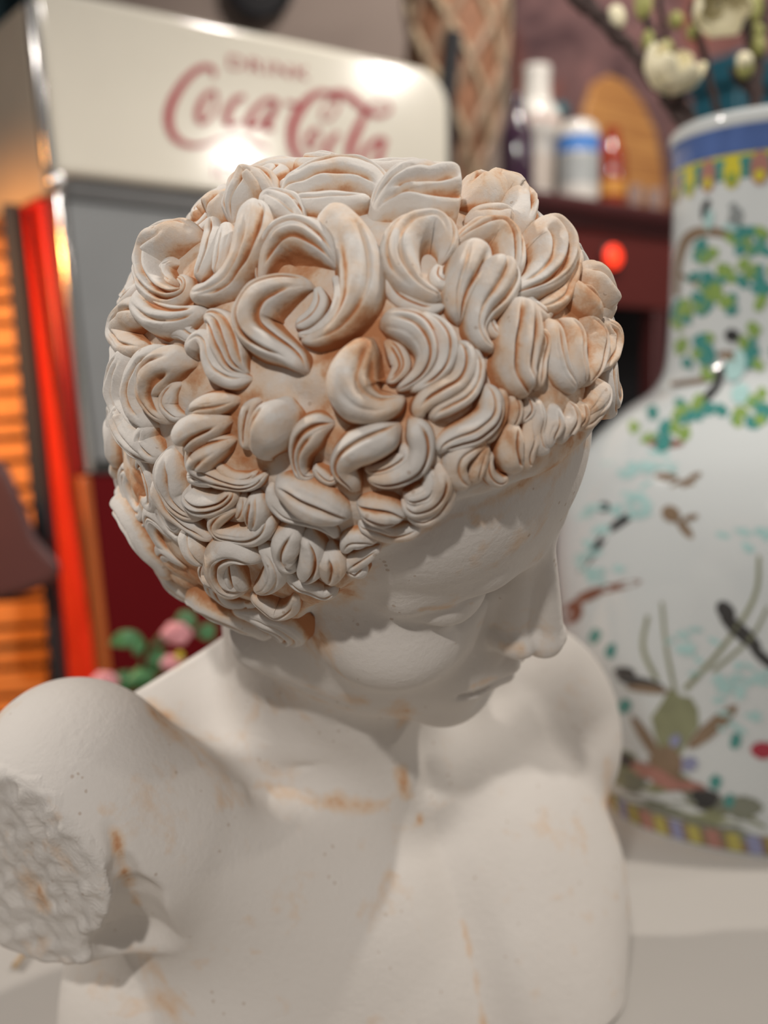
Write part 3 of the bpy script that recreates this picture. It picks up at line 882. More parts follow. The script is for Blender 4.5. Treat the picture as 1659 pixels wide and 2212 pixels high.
o = MB().sheet([[cloth_pt(i / nx, j / ny) for i in range(nx + 1)] for j in range(ny + 1)]).build('tablecloth', M_CLOTH, solid=.003)
tag(o, 'plain white cloth spread over the table', 'tablecloth')
tw = c2w(np.stack([Q(34, 2084, 1.0), Q(48, 2062, 1.0), Q(66, 2044, 1.0)]))
def on_table(px, py, lift=0.0):
    d = c2w(Q(px, py, 1.0)) - CAM
    t = (TABLE_Z + lift - CAM[2]) / d[2]
    return CAM + d * t
o = MB().tube([on_table(32, 2086, .0035), on_table(48, 2064, .0035), on_table(68, 2044, .0035)], [.0025, .002, .0012], 6).build('twig', simple('dry_twig', (.42, .30, .18), .8))
tag(o, 'short dry twig on the cloth below the broken arm', 'twig')

# ------------------------------------------------------------------ vending machine
UU = np.array([.823, .568, 0]); DD = np.array([-.568, .823, 0]); MZ = 1.722; MW = .711
VM0 = np.array([-.2767 * 1.65, 1.65, 0])
vm = empty('vending_machine', VM0, math.atan2(.568, .823))
tag(vm, 'old cream and red drinks vending machine with red script lettering', 'vending machine')
def lean(co):
    u, d, z = co
    k = (MZ - z) * (.100 * (1 - u / MW) + .02 * u / MW)
    return Vector((u + k - .024, d, z))
M_CREAM = simple('cream_enamel', (.74, .70, .60), .12, scale=9, var=.05)
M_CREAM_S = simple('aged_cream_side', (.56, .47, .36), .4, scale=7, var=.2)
M_RED = simple('red_enamel', (.105, .001, .003), .7, scale=5, var=.1)
M_RED.node_tree.nodes['Principled BSDF'].inputs['Specular IOR Level'].default_value = .15
M_GREY = simple('grey_panel', (.215, .225, .23), .55, scale=6, var=.12)
M_CHROME = simple('chrome', (.75, .74, .72), .18, 1.0, var=.05)
M_BLACK = simple('black_trim', (.008, .007, .009), .5)
M_REDINK = simple('red_lettering', (.36, .012, .03), .5, var=.1)
# cream head panel with rounded corners (front outline in u, z)
def rounded(u0, u1, z0, z1, rl, rr, n=8):
    pts = [(u0, z0), (u1, z0)]
    for k in range(n + 1):
        a = k / n * math.pi / 2; pts.append((u1 - rr + rr * math.cos(a), z1 - rr + rr * math.sin(a)))
    for k in range(n + 1):
        a = math.pi / 2 + k / n * math.pi / 2; pts.append((u0 + rl + rl * math.cos(a), z1 - rl + rl * math.sin(a)))
    return pts
head = MB().prism([(u, 0, z) for u, z in rounded(.014, MW, 1.478, MZ, .022, .062)], (0, .17, 0)).fn(lean).build('head_panel', M_CREAM, vm, bevel=.010, seg=3)
MB().prism([(u, .172, z) for u, z in rounded(.22, MW - .01, .1, MZ - .012, .03, .06)], (0, .42, 0)).fn(lambda c: lean(Vector((c.x, c.y, c.z - max(0, c.y - .172) * .28 * (c.z > 1.6))))).build('cabinet', M_CREAM_S, vm, bevel=.01)
MB().box((.0, .016, 1.452), (.21, .30, 1.70)).fn(lean).build('side_panel', M_CREAM_S, vm, bevel=.003)
MB().box((.014, .006, 1.448), (MW - .004, .16, 1.474)).fn(lean).build('dark_strip', simple('strip', (.10, .10, .10), .35), vm, smooth=False)
MB().box((.030, .010, 1.086), (MW - .004, .16, 1.446)).fn(lean).build('grey_door_panel', M_GREY, vm, bevel=.003)
MB().box((.018, .008, 1.070), (MW - .004, .16, 1.085)).fn(lean).build('dark_strip', simple('strip', (.03, .03, .028), .4), vm, smooth=False)
MB().box((.018, .010, .10), (MW - .004, .16, 1.068)).fn(lean).build('red_door_panel', M_RED, vm, bevel=.004)
MB().box((-.001, .03, .10), (.012, .17, 1.448)).fn(lean).build('red_side_panel', simple('red_side', (.62, .02, .012), .35), vm, bevel=.003)
MB().box((.010, -.002, 1.07), (.024, .028, 1.452)).fn(lean).build('chrome_strip', M_CHROME, vm, bevel=.004, seg=3)
MB().box((.0, -.004, 1.482), (.014, .016, 1.700)).fn(lean).build('chrome_strip', M_CHROME, vm, bevel=.004, seg=3)
MB().ball((.014, -.002, 1.466), (.016, .012, .016), 14).fn(lean).build('chrome_knob', M_CHROME, vm)
MB().box((-.001, .0, .10), (.016, .03, 1.066)).fn(lean).build('corner_strip', simple('corner', (.42, .10, .02), .35), vm, bevel=.003)  # corner coloured orange to imitate the warm lamp's reflection
MB().box((.1, .02, 0), (MW - .02, .16, .1)).fn(lean).build('plinth', M_BLACK, vm, smooth=False)
# lettering: strokes traced on the plane of the head panel
def vm_plane(px, py, off):
    n = np.array([.568, -.823, 0])
    d = c2w(Q(px, py, 1.0)) - CAM
    P0 = VM0 + n * off
    t = ((P0 - CAM) @ n) / (d @ n)
    w = CAM + d * t - VM0
    return np.array([w @ UU, w @ DD, w[2]])
def stroke(mb, pts, crop=(330, 90, 2.91), wmul=1.0):
    ox, oy, s = crop
    P = np.array([(ox + x / s, oy + y / s, w / s * wmul) for x, y, w in pts])
    sp = spline(P, 6 * len(P))
    t = np.gradient(sp[:, :2], axis=0); t /= np.linalg.norm(t, axis=1)[:, None] + 1e-9
    nn = np.stack([-t[:, 1], t[:, 0]], 1)
    a = sp[:, :2] + nn * sp[:, 2:3]; b = sp[:, :2] - nn * sp[:, 2:3]
    for off, flip in ((.0012, False),):
        va = [mb.bm.verts.new(vm_plane(*p, off)) for p in a]; vb = [mb.bm.verts.new(vm_plane(*p, off)) for p in b]
        for i in range(len(va) - 1): mb.bm.faces.new([va[i], va[i+1], vb[i+1], vb[i]])
WORD = {
 'C': [[(382,225,9),(385,182,15),(340,157,17),(270,182,21),(190,262,25),(125,372,29),(100,470,29),(115,560,25),(160,620,21),(240,652,15),(340,642,11),(430,612,9),(560,605,9),(640,640,13),(725,672,8)]],
 'o': [[(400,312,12),(345,330,17),(298,400,21),(286,470,21),(308,508,15),(350,488,11),(385,430,12),(402,360,10),(392,312,8)]],
 'c': [[(580,345,14),(522,365,19),(472,440,23),(466,505,21),(500,530,13),(560,500,8)]],
 'a': [[(785,378,16),(722,366,15),(652,420,19),(602,500,23),(620,540,17),(690,500,10),(765,400,11)],[(788,376,15),(745,460,23),(712,535,23),(760,552,9)]],
 'hyphen': [[(838,383,13),(905,398,13)]],
 'C_second': [[(1180,362,8),(1110,325,13),(1040,322,19),(960,382,27),(892,490,31),(872,600,29),(890,690,25),(940,742,19),(1030,775,11)],
              [(1105,340,8),(1165,375,9),(1150,440,9),(1100,490,8),(1062,465,8),(1082,400,8),(1135,345,7)],
              [(1110,322,13),(1200,322,21),(1272,372,25),(1345,432,21),(1425,462,15),(1492,430,11),(1470,382,8),(1400,382,8),(1345,430,9)]],
 'o_second': [[(1035,545,11),(992,575,17),(966,625,17),(990,668,13),(1030,640,10),(1050,590,9),(1035,545,8)]],
 'l': [[(1345,430,16),(1292,540,27),(1242,660,29),(1238,740,20)]],
 'l_short': [[(1165,572,16),(1112,640,21),(1082,720,23),(1110,770,11)]],
 'a_second': [[(1452,610,16),(1392,628,17),(1322,700,21),(1300,770,21)],[(1462,608,17),(1432,690,23),(1405,780,21)]],
}
for k, ss in WORD.items():
    mb = MB()
    for st in ss: stroke(mb, st)
    mb.build('letter', M_REDINK, head, smooth=False)
def plane_text(txt, pl, pr, size_px, name):
    cu = bpy.data.curves.new(name, 'FONT'); cu.body = txt; cu.size = 1.0; cu.space_character = 1.15
    ob = bpy.data.objects.new(name, cu); COL.objects.link(ob)
    bpy.context.view_layer.update()
    me = bpy.data.meshes.new_from_object(ob.evaluated_get(bpy.context.evaluated_depsgraph_get()))
    COL.objects.unlink(ob); bpy.data.objects.remove(ob)
    v = np.array([x.co[:] for x in me.vertices]); x0, x1 = v[:, 0].min(), v[:, 0].max(); h = v[:, 1].max()
    A = vm_plane(*pl, .0012); Bv = vm_plane(*pr, .0012)
    up = np.array([0, 0, 1.0]) * (size_px / F_PX * 1.85)
    for vert in me.vertices:
        a = (vert.co.x - x0) / (x1 - x0)
        vert.co = Vector(A + (Bv - A) * a + up * (vert.co.y / h))
    return link_mesh('lettering', me, M_REDINK, head)
plane_text('DRINK', (493, 147), (668, 174), 27, 'drink')
plane_text('ICE COLD', (462, 383), (640, 408), 26, 'ice')

# ------------------------------------------------------------------ slatted screen, black post and chair at the left
M_SLAT = simple('orange_wood', (.62, .25, .06), .5, scale=14, var=.3)
sc = empty('slatted_screen', W(-60, 1490, 1.80)); sc.location.z = 0
tag(sc, 'orange wooden slat screen at the left edge behind the black post', 'screen')
yy = 470
k = 0
while yy < 1560:
    hh = 34 + 10 * ((k * 7) % 3)
    p = [W(-240, yy + 12, 1.95), W(100, yy - 12, 1.94), W(100, yy + hh - 18, 1.94), W(-240, yy + hh + 8, 1.95)]
    off = .006 * ((k * 5) % 3)
    MB().prism([rel(sc, q + np.array([0, off, 0])) for q in p], (0, .018, 0)).build('slat', M_SLAT, sc, bevel=.003)
    yy += hh + 6; k += 1
MB().prism([rel(sc, W(-230, 420, 2.0)), rel(sc, W(-215, 420, 2.0)), rel(sc, W(-215, 2350, 2.0)), rel(sc, W(-230, 2350, 2.0))], (0, .03, 0)).build('upright', M_WOOD_D, sc, smooth=False)
post = MB()
pl = [(2, 440), (50, 900), (78, 1180), (96, 1300), (118, 1500), (165, 1900)]; pr = [(34, 440), (84, 900), (112, 1180), (122, 1300), (139, 1500), (190, 1900)]
D0 = 1.66
poly = [W(*q, D0) for q in pl] + [W(*q, D0) for q in pr[::-1]]
post.prism([tuple(q) for q in poly], (0, .03, 0))
o = post.build('black_post', M_BLACK, smooth=False); tag(o, 'leaning black post between slat screen and red machine side', 'post')
M_MAROON = simple('maroon_leather', (.055, .014, .014), .45)
pts = [(-120, 960), (-30, 975), (20, 1010), (55, 1090), (82, 1160), (112, 1195), (140, 1222), (128, 1258), (60, 1284), (10, 1296), (-60, 1302), (-130, 1300)]
ch = empty('chair', W(-60, 1290, 1.55)); ch.location.z = 0
tag(ch, 'dark maroon chair jutting in at the left edge before the slats', 'chair')
MB().prism([rel(ch, W(x, y, 1.555)) for x, y in pts], (-.02, .05, 0)).build('backrest', M_MAROON, ch, bevel=.012, seg=3)
zt = float(W(0, 1290, 1.55)[2])
MB().box((-.40, .0, .42), (.04, .05, .47)).build('seat', M_MAROON, ch, bevel=.02, seg=3)
for sx in (-.36, .0):
    for sy in (.012, .04):
        MB().tube([(sx, sy, 0), (sx, sy, .42 if sx < -.1 else zt + .03)], .010, 8).build('leg', M_WOOD_D, ch)
# dark teal curtain in the far left corner
cv = [[(-1.75 + .03 * i, 2.75 + .03 * math.sin(i * 1.3), z) for i in range(34)] for z in (0, .8, 1.6, 2.6)]
o = MB().sheet(cv).build('curtain', M_TEAL_D, solid=.004); tag(o, 'dark teal curtain in the upper left corner', 'curtain')

# ------------------------------------------------------------------ porcelain vase
VD = 1.2; VS = VD / F_PX
VC = W(1680, 1106, VD); VC[2] = TABLE_Z
vase = empty('porcelain_vase', VC); tag(vase, 'large white porcelain vase painted with birds and green leaves', 'vase')
yz = lambda y: (1745 - y) * VS
VPROF = [(345, 1752), (362, 1748), (368, 1735), (372, 1700), (396, 1620), (428, 1500), (456, 1380), (472, 1270), (476, 1180), (466, 1090), (440, 1010), (404, 955), (362, 912), (318, 876), (276, 848), (252, 818), (241, 780), (236, 700), (233, 600), (232, 480), (232, 400), (234, 345), (238, 328), (241, 318), (240, 306), (234, 299)]
PZ = np.array([yz(y) for r, y in VPROF]); PR = np.array([r * VS for r, y in VPROF])
def v_r(z): return float(np.interp(z, PZ, PR))
M_PORC = Mat('porcelain')
M_PORC.col(M_PORC.mix(M_PORC.noise(6), (.48, .51, .515), (.55, .575, .57))); M_PORC.set(Roughness=.09)
prof = spline(np.array([(r, z) for r, z in zip(PR, PZ)]), 150)
inner = [(prof[-1][0] - .010, prof[-1][1] - .004), (PR[-1] - .014, PZ[-1] - .03), (PR[-1] - .016, yz(800)), (PR[-1] - .01, yz(860))]
MB().lathe([(max(.001, float(r)), float(z)) for r, z in prof] + inner, 96, cap=False).lathe([(.002, .0005), (PR[0], 0.0005)], 96, cap=False).build('body', M_PORC.m, vase)
def v_at(px, py, off=.0006):
    """pixel -> point on the vase wall (vase coordinates)"""
    d = c2w(Q(px, py, 1.0)) - CAM
    o0 = CAM - VC
    t = VD - .3
    for _ in range(200):
        p = o0 + d * t
        e = math.hypot(p[0], p[1]) - v_r(p[2])
        if e < 1e-4: break
        t += max(e * .6, 1e-4)
        if t > VD + .1: break
    p = o0 + d * t
    a = math.atan2(p[1], p[0]); r = v_r(p[2]) + off
    return (r * math.cos(a), r * math.sin(a), p[2])
def v_polar(a, z, off=.0006):
    r = v_r(z) + off
    return (r * math.cos(a), r * math.sin(a), z)
paint_mats = {}
def paint(name, c, rough=.12):
    if name not in paint_mats: paint_mats[name] = simple('glaze_' + name, c, rough, scale=60, var=.3)
    return paint_mats[name]
P_BLUE = paint('blue', (.07, .12, .30)); P_YEL = paint('yellow', (.50, .44, .04)); P_TEAL = paint('teal', (.05, .21, .19)); P_GREEN = paint('green', (.20, .30, .08))
P_PINK = paint('pink', (.33, .16, .13)); P_BROWN = paint('brown', (.20, .14, .09)); P_DARK = paint('dark', (.035, .035, .035)); P_PALE = paint('pale_teal', (.33, .50, .49))
P_RED = paint('red', (.30, .02, .04)); P_OLIVE = paint('olive', (.20, .21, .12)); P_LILAC = paint('lilac', (.22, .23, .36))
def ring_band(name, z0, z1, mat, off=.0006):
    MB().lathe([(v_r(z) + off, z) for z in np.linspace(z0, z1, 8)], 96, cap=False).build(name, mat, vase)
ring_band('blue_band', yz(383), yz(330), P_BLUE)
ring_band('yellow_band', yz(410), yz(384), P_YEL)
NL = 26
for k in range(NL):
    a0 = 2 * math.pi * (k + .35) / NL
    for j, (da, zc, rz, ra, mat, off) in enumerate([(0, 418, 34, .085, P_PINK if k % 2 else P_YEL, .0010), (math.pi / NL, 412, 22, .10, P_TEAL, .0008), (0, 432, 12, .045, P_YEL if k % 2 else P_GREEN, .0014)]):
        mb = MB(); c = mb.bm.verts.new(v_polar(a0 + da, yz(zc), off)); ring = []
        for q in range(12):
            b = 2 * math.pi * q / 12
            ring.append(mb.bm.verts.new(v_polar(a0 + da + ra * math.cos(b), yz(zc) + rz * VS * math.sin(b), off)))
        for q in range(12): mb.bm.faces.new([c, ring[q], ring[(q + 1) % 12]])
        mb.build('painted_lappet', mat, vase)
NB = 60
ring_band('base_band', yz(1740), yz(1700), P_BROWN)
for k in range(NB):
    a = 2 * math.pi * k / NB; mb = MB()
    q = [mb.bm.verts.new(v_polar(a + da, yz(y), .0012)) for da, y in ((0, 1738), (.07, 1738), (.05, 1702), (-.02, 1702))]
    mb.bm.faces.new(q); mb.build('painted_stripe', [paint('dull_yellow', (.34, .30, .08)), P_LILAC, paint('dull_yellow', (.34, .30, .08)), P_PINK][k % 4], vase)
def blob(mb, x, y, rx, ry, rot=0, n=10, jag=0.0, off=.0009):
    ca, sa = math.cos(rot), math.sin(rot)
    c = mb.bm.verts.new(v_at(x, y, off)); ring = []
    for q in range(n):
        b = 2 * math.pi * q / n; j = 1 + jag * random.uniform(-1, 1)
        u, v = rx * j * math.cos(b), ry * j * math.sin(b)
        ring.append(mb.bm.verts.new(v_at(x + u * ca - v * sa, y + u * sa + v * ca, off)))
    for q in range(n): mb.bm.faces.new([c, ring[q], ring[(q + 1) % n]])
def vstroke(mb, pts, off=.0008):
    P = np.array(pts, float); sp = spline(P, 4 * len(P))
    t = np.gradient(sp[:, :2], axis=0); t /= np.linalg.norm(t, axis=1)[:, None] + 1e-9
    nn = np.stack([-t[:, 1], t[:, 0]], 1)
    a = [mb.bm.verts.new(v_at(*p, off)) for p in sp[:, :2] + nn * sp[:, 2:3]]; b = [mb.bm.verts.new(v_at(*p, off)) for p in sp[:, :2] - nn * sp[:, 2:3]]
    for i in range(len(a) - 1): mb.bm.faces.new([a[i], a[i+1], b[i+1], b[i]])
# branches
for st, mat in [([(1462,640,6),(1468,560,9),(1490,510,11),(1540,500,10),(1610,520,8)], P_BROWN), ([(1465,590,4),(1500,610,5),(1560,640,5)], P_BROWN), ([(1450,830,5),(1520,820,6),(1580,800,5)], P_BROWN),
                ([(1400,1330,4),(1390,1400,5),(1420,1470,5)], P_OLIVE), ([(1640,1200,4),(1630,1290,5),(1560,1400,5),(1480,1490,6)], P_OLIVE), ([(1659,1310,3),(1620,1380,4),(1540,1450,4)], P_OLIVE), ([(1430,1300,3),(1440,1400,4),(1460,1500,4)], P_OLIVE)]:
    mb = MB(); vstroke(mb, st); mb.build('painted_branch', mat, vase)
# leaf clusters
for (cx, cy, n, sx, sy) in [(1510,545,9,28,20),(1545,600,14,55,32),(1625,500,9,40,30),(1630,570,14,45,45),(1500,660,9,40,26),(1570,650,6,40,18),(1470,660,5,18,30),(1500,770,13,45,40),(1630,760,11,40,50),(1590,900,13,80,32),(1430,920,12,60,34),(1500,890,8,60,24),(1640,860,6,24,30),(1650,640,6,20,40)]:
    for mat, nn in ((P_TEAL, n * 4 // 10 + 1), (P_GREEN, n * 3 // 10 + 1)):
        mb = MB()
        for _ in range(nn): blob(mb, cx + random.gauss(0, sx * .55), cy + random.gauss(0, sy * .55), random.uniform(13, 22), random.uniform(11, 17), random.uniform(0, 3), 8, .25, random.uniform(.0007, .0012))
        mb.build('painted_leaves', mat, vase)
for (cx, cy, n, sx, sy) in [(1400,1010,16,80,26),(1370,1075,12,90,26),(1280,1190,8,40,40),(1640,1170,10,40,30),(1480,1390,10,60,50),(1620,1470,10,60,30),(1560,1480,8,50,40),(1300,1240,6,40,20),(1340,1100,6,40,20),(1600,1560,6,40,30)]:
    mb = MB()
    for _ in range(n): blob(mb, cx + random.gauss(0, sx * .55), cy + random.gauss(0, sy * .55), random.uniform(10, 22), random.uniform(5, 10), random.uniform(-.6, .6), 8, .3, random.uniform(.0007, .0012))
    mb.build('painted_leaves', P_PALE, vase)
mb = MB()
for x, y in ((1285,1375),(1320,1405),(1350,1525),(1590,1600),(1545,1690),(1575,1730),(1350,1640)): blob(mb, x, y, 13, 17, .4, 9, .2)
mb.build('painted_leaves', P_TEAL, vase)
# birds
def bird(parts):
    root = None
    for mat, shapes in parts:
        mb = MB()
        for s in shapes: blob(mb, *s)
        o = mb.build('painted_bird' if root is None else 'painted_feathers', mat, vase if root is None else root)
        if root is None: root = o
bird([(P_DARK, [(1524,455,9,22,.15),(1530,437,7,7,0)]), (P_PALE, [(1533,475,9,24,.1,10,0,.0014)])])
bird([(paint('grey', (.22,.24,.24)), [(1590,470,16,24,.2),(1584,446,9,9,0)]), (P_PALE, [(1578,492,18,8,.2,10,0,.0014)])])
bird([(P_DARK, [(1582,725,17,15,.2),(1565,790,10,40,.6),(1535,850,10,44,.7)]), (P_PALE, [(1590,790,22,36,.3,10,0,.0014),(1600,850,20,24,.3,10,0,.0014)]), (P_BROWN, [(1575,768,24,10,.1,10,.1,.0018)])])
bird([(P_DARK, [(1342,1128,40,10,-.62),(1288,1185,66,9,-.95),(1305,1095,14,11,-.3)])])
bird([(P_DARK, [(1568,1320,26,18,.9),(1600,1365,60,17,.72),(1648,1420,40,12,.75)])])
bird([(paint('rust', (.20,.09,.06)), [(1330,1268,60,9,-.22),(1275,1285,36,12,-.4),(1240,1322,20,26,.3)])])
bird([(P_DARK, [(1385,1475,54,13,.22),(1350,1452,24,12,.1)]), (P_BROWN, [(1400,1488,48,9,.1,10,0,.0014)])])
bird([(P_BROWN, [(1475,1052,28,16,-.2),(1440,1030,26,9,.1),(1500,1030,18,7,-.5)])])
bird([(P_BROWN, [(1450,1110,22,18,.6),(1480,1142,28,10,.9),(1492,1118,18,7,-.3)])])
bird([(paint('rust', (.20,.09,.06)), [(1440,958,40,10,0)])])
# big bird and rocks near the foot
bird([(P_BROWN, [(1540,1570,72,17,-.72),(1400,1600,66,13,1.0),(1440,1650,40,40,.3,10,.2)]), (P_OLIVE, [(1460,1560,46,70,.2,12,.2,.0006),(1420,1690,100,24,.1,12,.3,.0007),(1540,1760,120,18,.15,12,.3,.0007),(1340,1660,36,50,0,10,.3,.0007)]), (P_LILAC, [(1460,1600,12,14,0,9,.2,.0014),(1490,1650,18,18,.3,9,.2,.0014)]), (P_PINK, [(1410,1670,60,14,.35,10,.2,.0014),(1470,1695,60,12,.05,10,.2,.0014)])])
mb = MB()
for x, y, rx, ry in ((1360,1690,40,18),(1410,1740,70,14),(1500,1780,90,12),(1590,1800,60,12),(1330,1730,24,20),(1520,1720,46,18),(1600,1745,50,26)): blob(mb, x, y, rx, ry, .25, 12, .3, .0008)
mb.build('painted_rocks', paint('rock', (.16, .17, .13)), vase)
for q in ((1525, 1725, 32, 22, .2), (1350, 1640, 20, 14, .6)):
    mb = MB(); blob(mb, *q, 10, .2, .0013); mb.build('painted_rock', P_DARK, vase)
mb = MB(); blob(mb, 1650, 1622, 26, 20, 0, 12, .15, .0012); mb.build('painted_flower', P_RED, vase)
# the painting goes on round the vase
for o in [c for c in vase.children if c.name.split('.')[0] in ('painted_branch', 'painted_leaves', 'painted_bird', 'painted_rocks', 'painted_rock', 'painted_flower')]:
    for ang in (math.radians(112), math.radians(-112)):
        c = o.copy(); COL.objects.link(c); c.parent = vase; c.rotation_euler = (0, 0, ang)
        for g in o.children:
            d = g.copy(); COL.objects.link(d); d.parent = c

# ------------------------------------------------------------------ magnolia branches standing in the vase
M_BARK = simple('bark', (.045, .025, .022), .8, scale=60, var=.4)
M_PETAL = simple('cream_petal', (.80, .74, .52), .6, scale=40, var=.12)
M_BUD = simple('green_bud', (.32, .32, .10), .6)
def blossom(parent, c, r, axis, n=6, open_=0.9):
    ax = Vector(axis).normalized(); a = ax.orthogonal().normalized(); b = ax.cross(a)
    for k in range(n):
        th = 2 * math.pi * k / n + .3
        out = a * math.cos(th) + b * math.sin(th); sd = ax.cross(out)
        grid = []
        for i in range(7):
            s = i / 6; row = []
            wid = r * .62 * math.sin(math.pi * min(.93, s * .86 + .12)) ** .8
            for j in range(5):
                v = j / 4 * 2 - 1
                p = Vector(c) + out * (r * open_ * math.sin(s * 1.9)) + ax * (r * 1.15 * s ** 1.3 - .25 * r) + sd * wid * v + out * (-.22 * r * v * v * (1 - .3 * s))
                row.append(p)
            grid.append(row)
        MB().sheet(grid).build('petal', M_PETAL, parent, solid=.0015, sub=1)
def branch(label, stems, flowers, buds, base_px):
    e = empty('magnolia_branch', VC + np.array([0, 0, .35])); tag(e, label, 'branch', 'magnolia branches in the vase')
    first = None
    for st in stems:
        P = spline(np.array([tuple(W(x, y, d)) + (w,) for x, y, d, w in st])[:, :3], 6 * len(st))
        P = P + RNG.normal(0, .0012, P.shape)
        o = MB().tube([rel(e, p) for p in P], [s[3] / F_PX * 1.7 for s in st], 8).build('stem' if first is None else 'twig', M_BARK, e if first is None else first)
        if first is None: first = o
    for x, y, d, r, ax in flowers:
        fe = MB().ball(rel(e, W(x, y, d)), r * .3, 8).build('blossom', M_PETAL, e)
        blossom(fe, rel(e, W(x, y, d)), r, ax)
    for x, y, d, rx, rz, m in buds:
        MB().ball(rel(e, W(x, y, d)), (rx, rx, rz), 10).build('bud', m, e)
    return e
D = 1.2
def inside(x): return [(x, 560, D, 8), (x - 4, 330, D, 8)]
branch('bare magnolia branch leaning far to the left out of the vase', [inside(1560) + [(1480,268,D,9),(1425,190,D,9),(1370,120,D,10),(1310,55,D,11),(1235,-10,D,11),(1190,-60,D,9)], [(1350,100,D,6),(1335,60,D,6),(1285,15,D,6),(1240,-50,D,5)]],
       [], [(1330,40,D,.010,.014,M_PETAL),(1390,8,D,.009,.018,M_BUD)], 0)
branch('magnolia branch with a large cream blossom over the wooden board', [inside(1580) + [(1500,262,D,8),(1452,180,D,8),(1415,95,D,8),(1392,10,D,7),(1380,-50,D,6)], [(1440,165,D,5),(1440,100,D,5),(1425,20,D,5),(1435,-40,D,4)]],
       [(1438,180,D-.03,.034,(.25,-.35,.6))], [(1460,44,D,.008,.009,M_BUD),(1440,115,D,.008,.014,M_BUD),(1400,90,D,.007,.012,M_BUD)], 0)
branch('magnolia branch with a cream blossom cut by the top edge', [inside(1640) + [(1560,255,D+.02,6),(1520,120,D+.02,6),(1500,20,D+.02,6),(1545,-25,D+.02,5)]],
       [(1545,8,D-.02,.032,(.1,-.5,-.3))], [(1495,70,D,.006,.008,M_BUD)], 0)
branch('magnolia branch with small buds at the right edge', [inside(1690) + [(1640,250,D,11),(1632,130,D,11),(1612,40,D,9),(1606,-50,D,8)], [(1640,210,D,7),(1615,190,D,8),(1592,165,D,7),(1578,142,D,4)], [(1640,170,D,6),(1648,100,D,6),(1655,0,D,5)]],
       [], [(1609,143,D-.02,.0085,.013,M_BUD),(1608,130,D-.025,.008,.008,M_PETAL),(1638,100,D-.02,.007,.011,M_BUD),(1638,68,D-.02,.006,.008,M_BUD),(1630,15,D,.008,.02,M_BUD)], 0)

# ------------------------------------------------------------------ potted flower behind the near shoulder
fx = on_table(300, 1700)
fp = empty('potted_flower', fx); tag(fp, 'potted plant with pink flowers behind the near shoulder', 'plant')
M_POT = simple('pot_glaze', (.5, .5, .5), .4); M_LEAF = simple('green_leaf', (.05, .17, .06), .5); M_PINKF = simple('pink_petal', (.62, .27, .30), .6); M_STEM = simple('stem', (.05, .09, .03), .6)
MB().lathe([(.035, .001), (.05, .07), (.053, .075), (.048, .075), (.045, .06)], 24, cap=False).lathe([(.001, .001), (.035, .001)], 24, cap=False).build('pot', M_POT, fp)
MB().lathe([(.001, .066), (.047, .064)], 24, cap=False).build('soil', M_WOOD_D, fp)
fd = float(np.dot(fx - CAM, AX_F))
def leaf(pts, w, mat, name, parent):
    P = spline(np.array([tuple(W(x, y, d)) for x, y, d in pts]), 10); grid = []
    for i, p in enumerate(P):
        s = i / 9; ww = w * math.sin(math.pi * (s * .9 + .06))
        t = P[min(9, i + 1)] - P[max(0, i - 1)]; sd = np.cross(t, [.2, -1, .3]); sd /= np.linalg.norm(sd) + 1e-9
        grid.append([tuple(np.array(rel(fp, p)) + sd * ww * v + np.array([0, 0, -.2 * ww * v * v])) for v in (-1, -.4, .4, 1)])
    MB().sheet(grid).build(name, mat, parent, solid=.001, sub=1)
for pts in ([(300,1640),(312,1480),(328,1395),(372,1345),(405,1335)], [(300,1640),(300,1500),(306,1440),(300,1400)], [(304,1640),(340,1500),(372,1440)], [(296,1640),(270,1520),(232,1478)], [(330,1395),(400,1375),(440,1360)]):
    MB().tube([rel(fp, W(x, y, fd)) for x, y in pts], [.0028, .0018], 6).build('stem', M_STEM, fp)
for pts, w in (([(318,1405,fd),(290,1378,fd-.01),(262,1378,fd-.01),(236,1392,fd)], .010), ([(318,1400,fd),(300,1395,fd-.02),(288,1415,fd-.02)], .009), ([(380,1345,fd),(405,1335,fd),(420,1355,fd)], .011), ([(430,1375,fd),(450,1360,fd),(464,1350,fd)], .010),
               ([(345,1400,fd),(342,1425,fd-.01),(338,1455,fd)], .012), ([(300,1440,fd),(306,1462,fd-.01),(310,1490,fd)], .015), ([(285,1450,fd),(268,1470,fd-.01),(262,1500,fd)], .013)):
    leaf(pts, w, M_LEAF, 'leaf', fp)
def small_flower(x, y, r, squash=.6):
    c = rel(fp, W(x, y, fd - .01)); base = MB().ball(c, r * .25, 8).build('flower', M_PINKF, fp)
    for k in range(6):
        a = 2 * math.pi * k / 6
        MB().ball((c[0] + r * .55 * math.cos(a), c[1] - .004 * (k % 2), c[2] + r * .55 * squash * math.sin(a)), (r * .5, r * .25, r * .42 * squash + .002), 10).build('petal', M_PINKF, base)
small_flower(382, 1368, .016, .7); small_flower(374, 1432, .013); small_flower(228, 1470, .015, .6)
MB().ball(rel(fp, W(388, 1417, fd - .02)), .005, 8).build('flower_centre', P_YEL, fp)

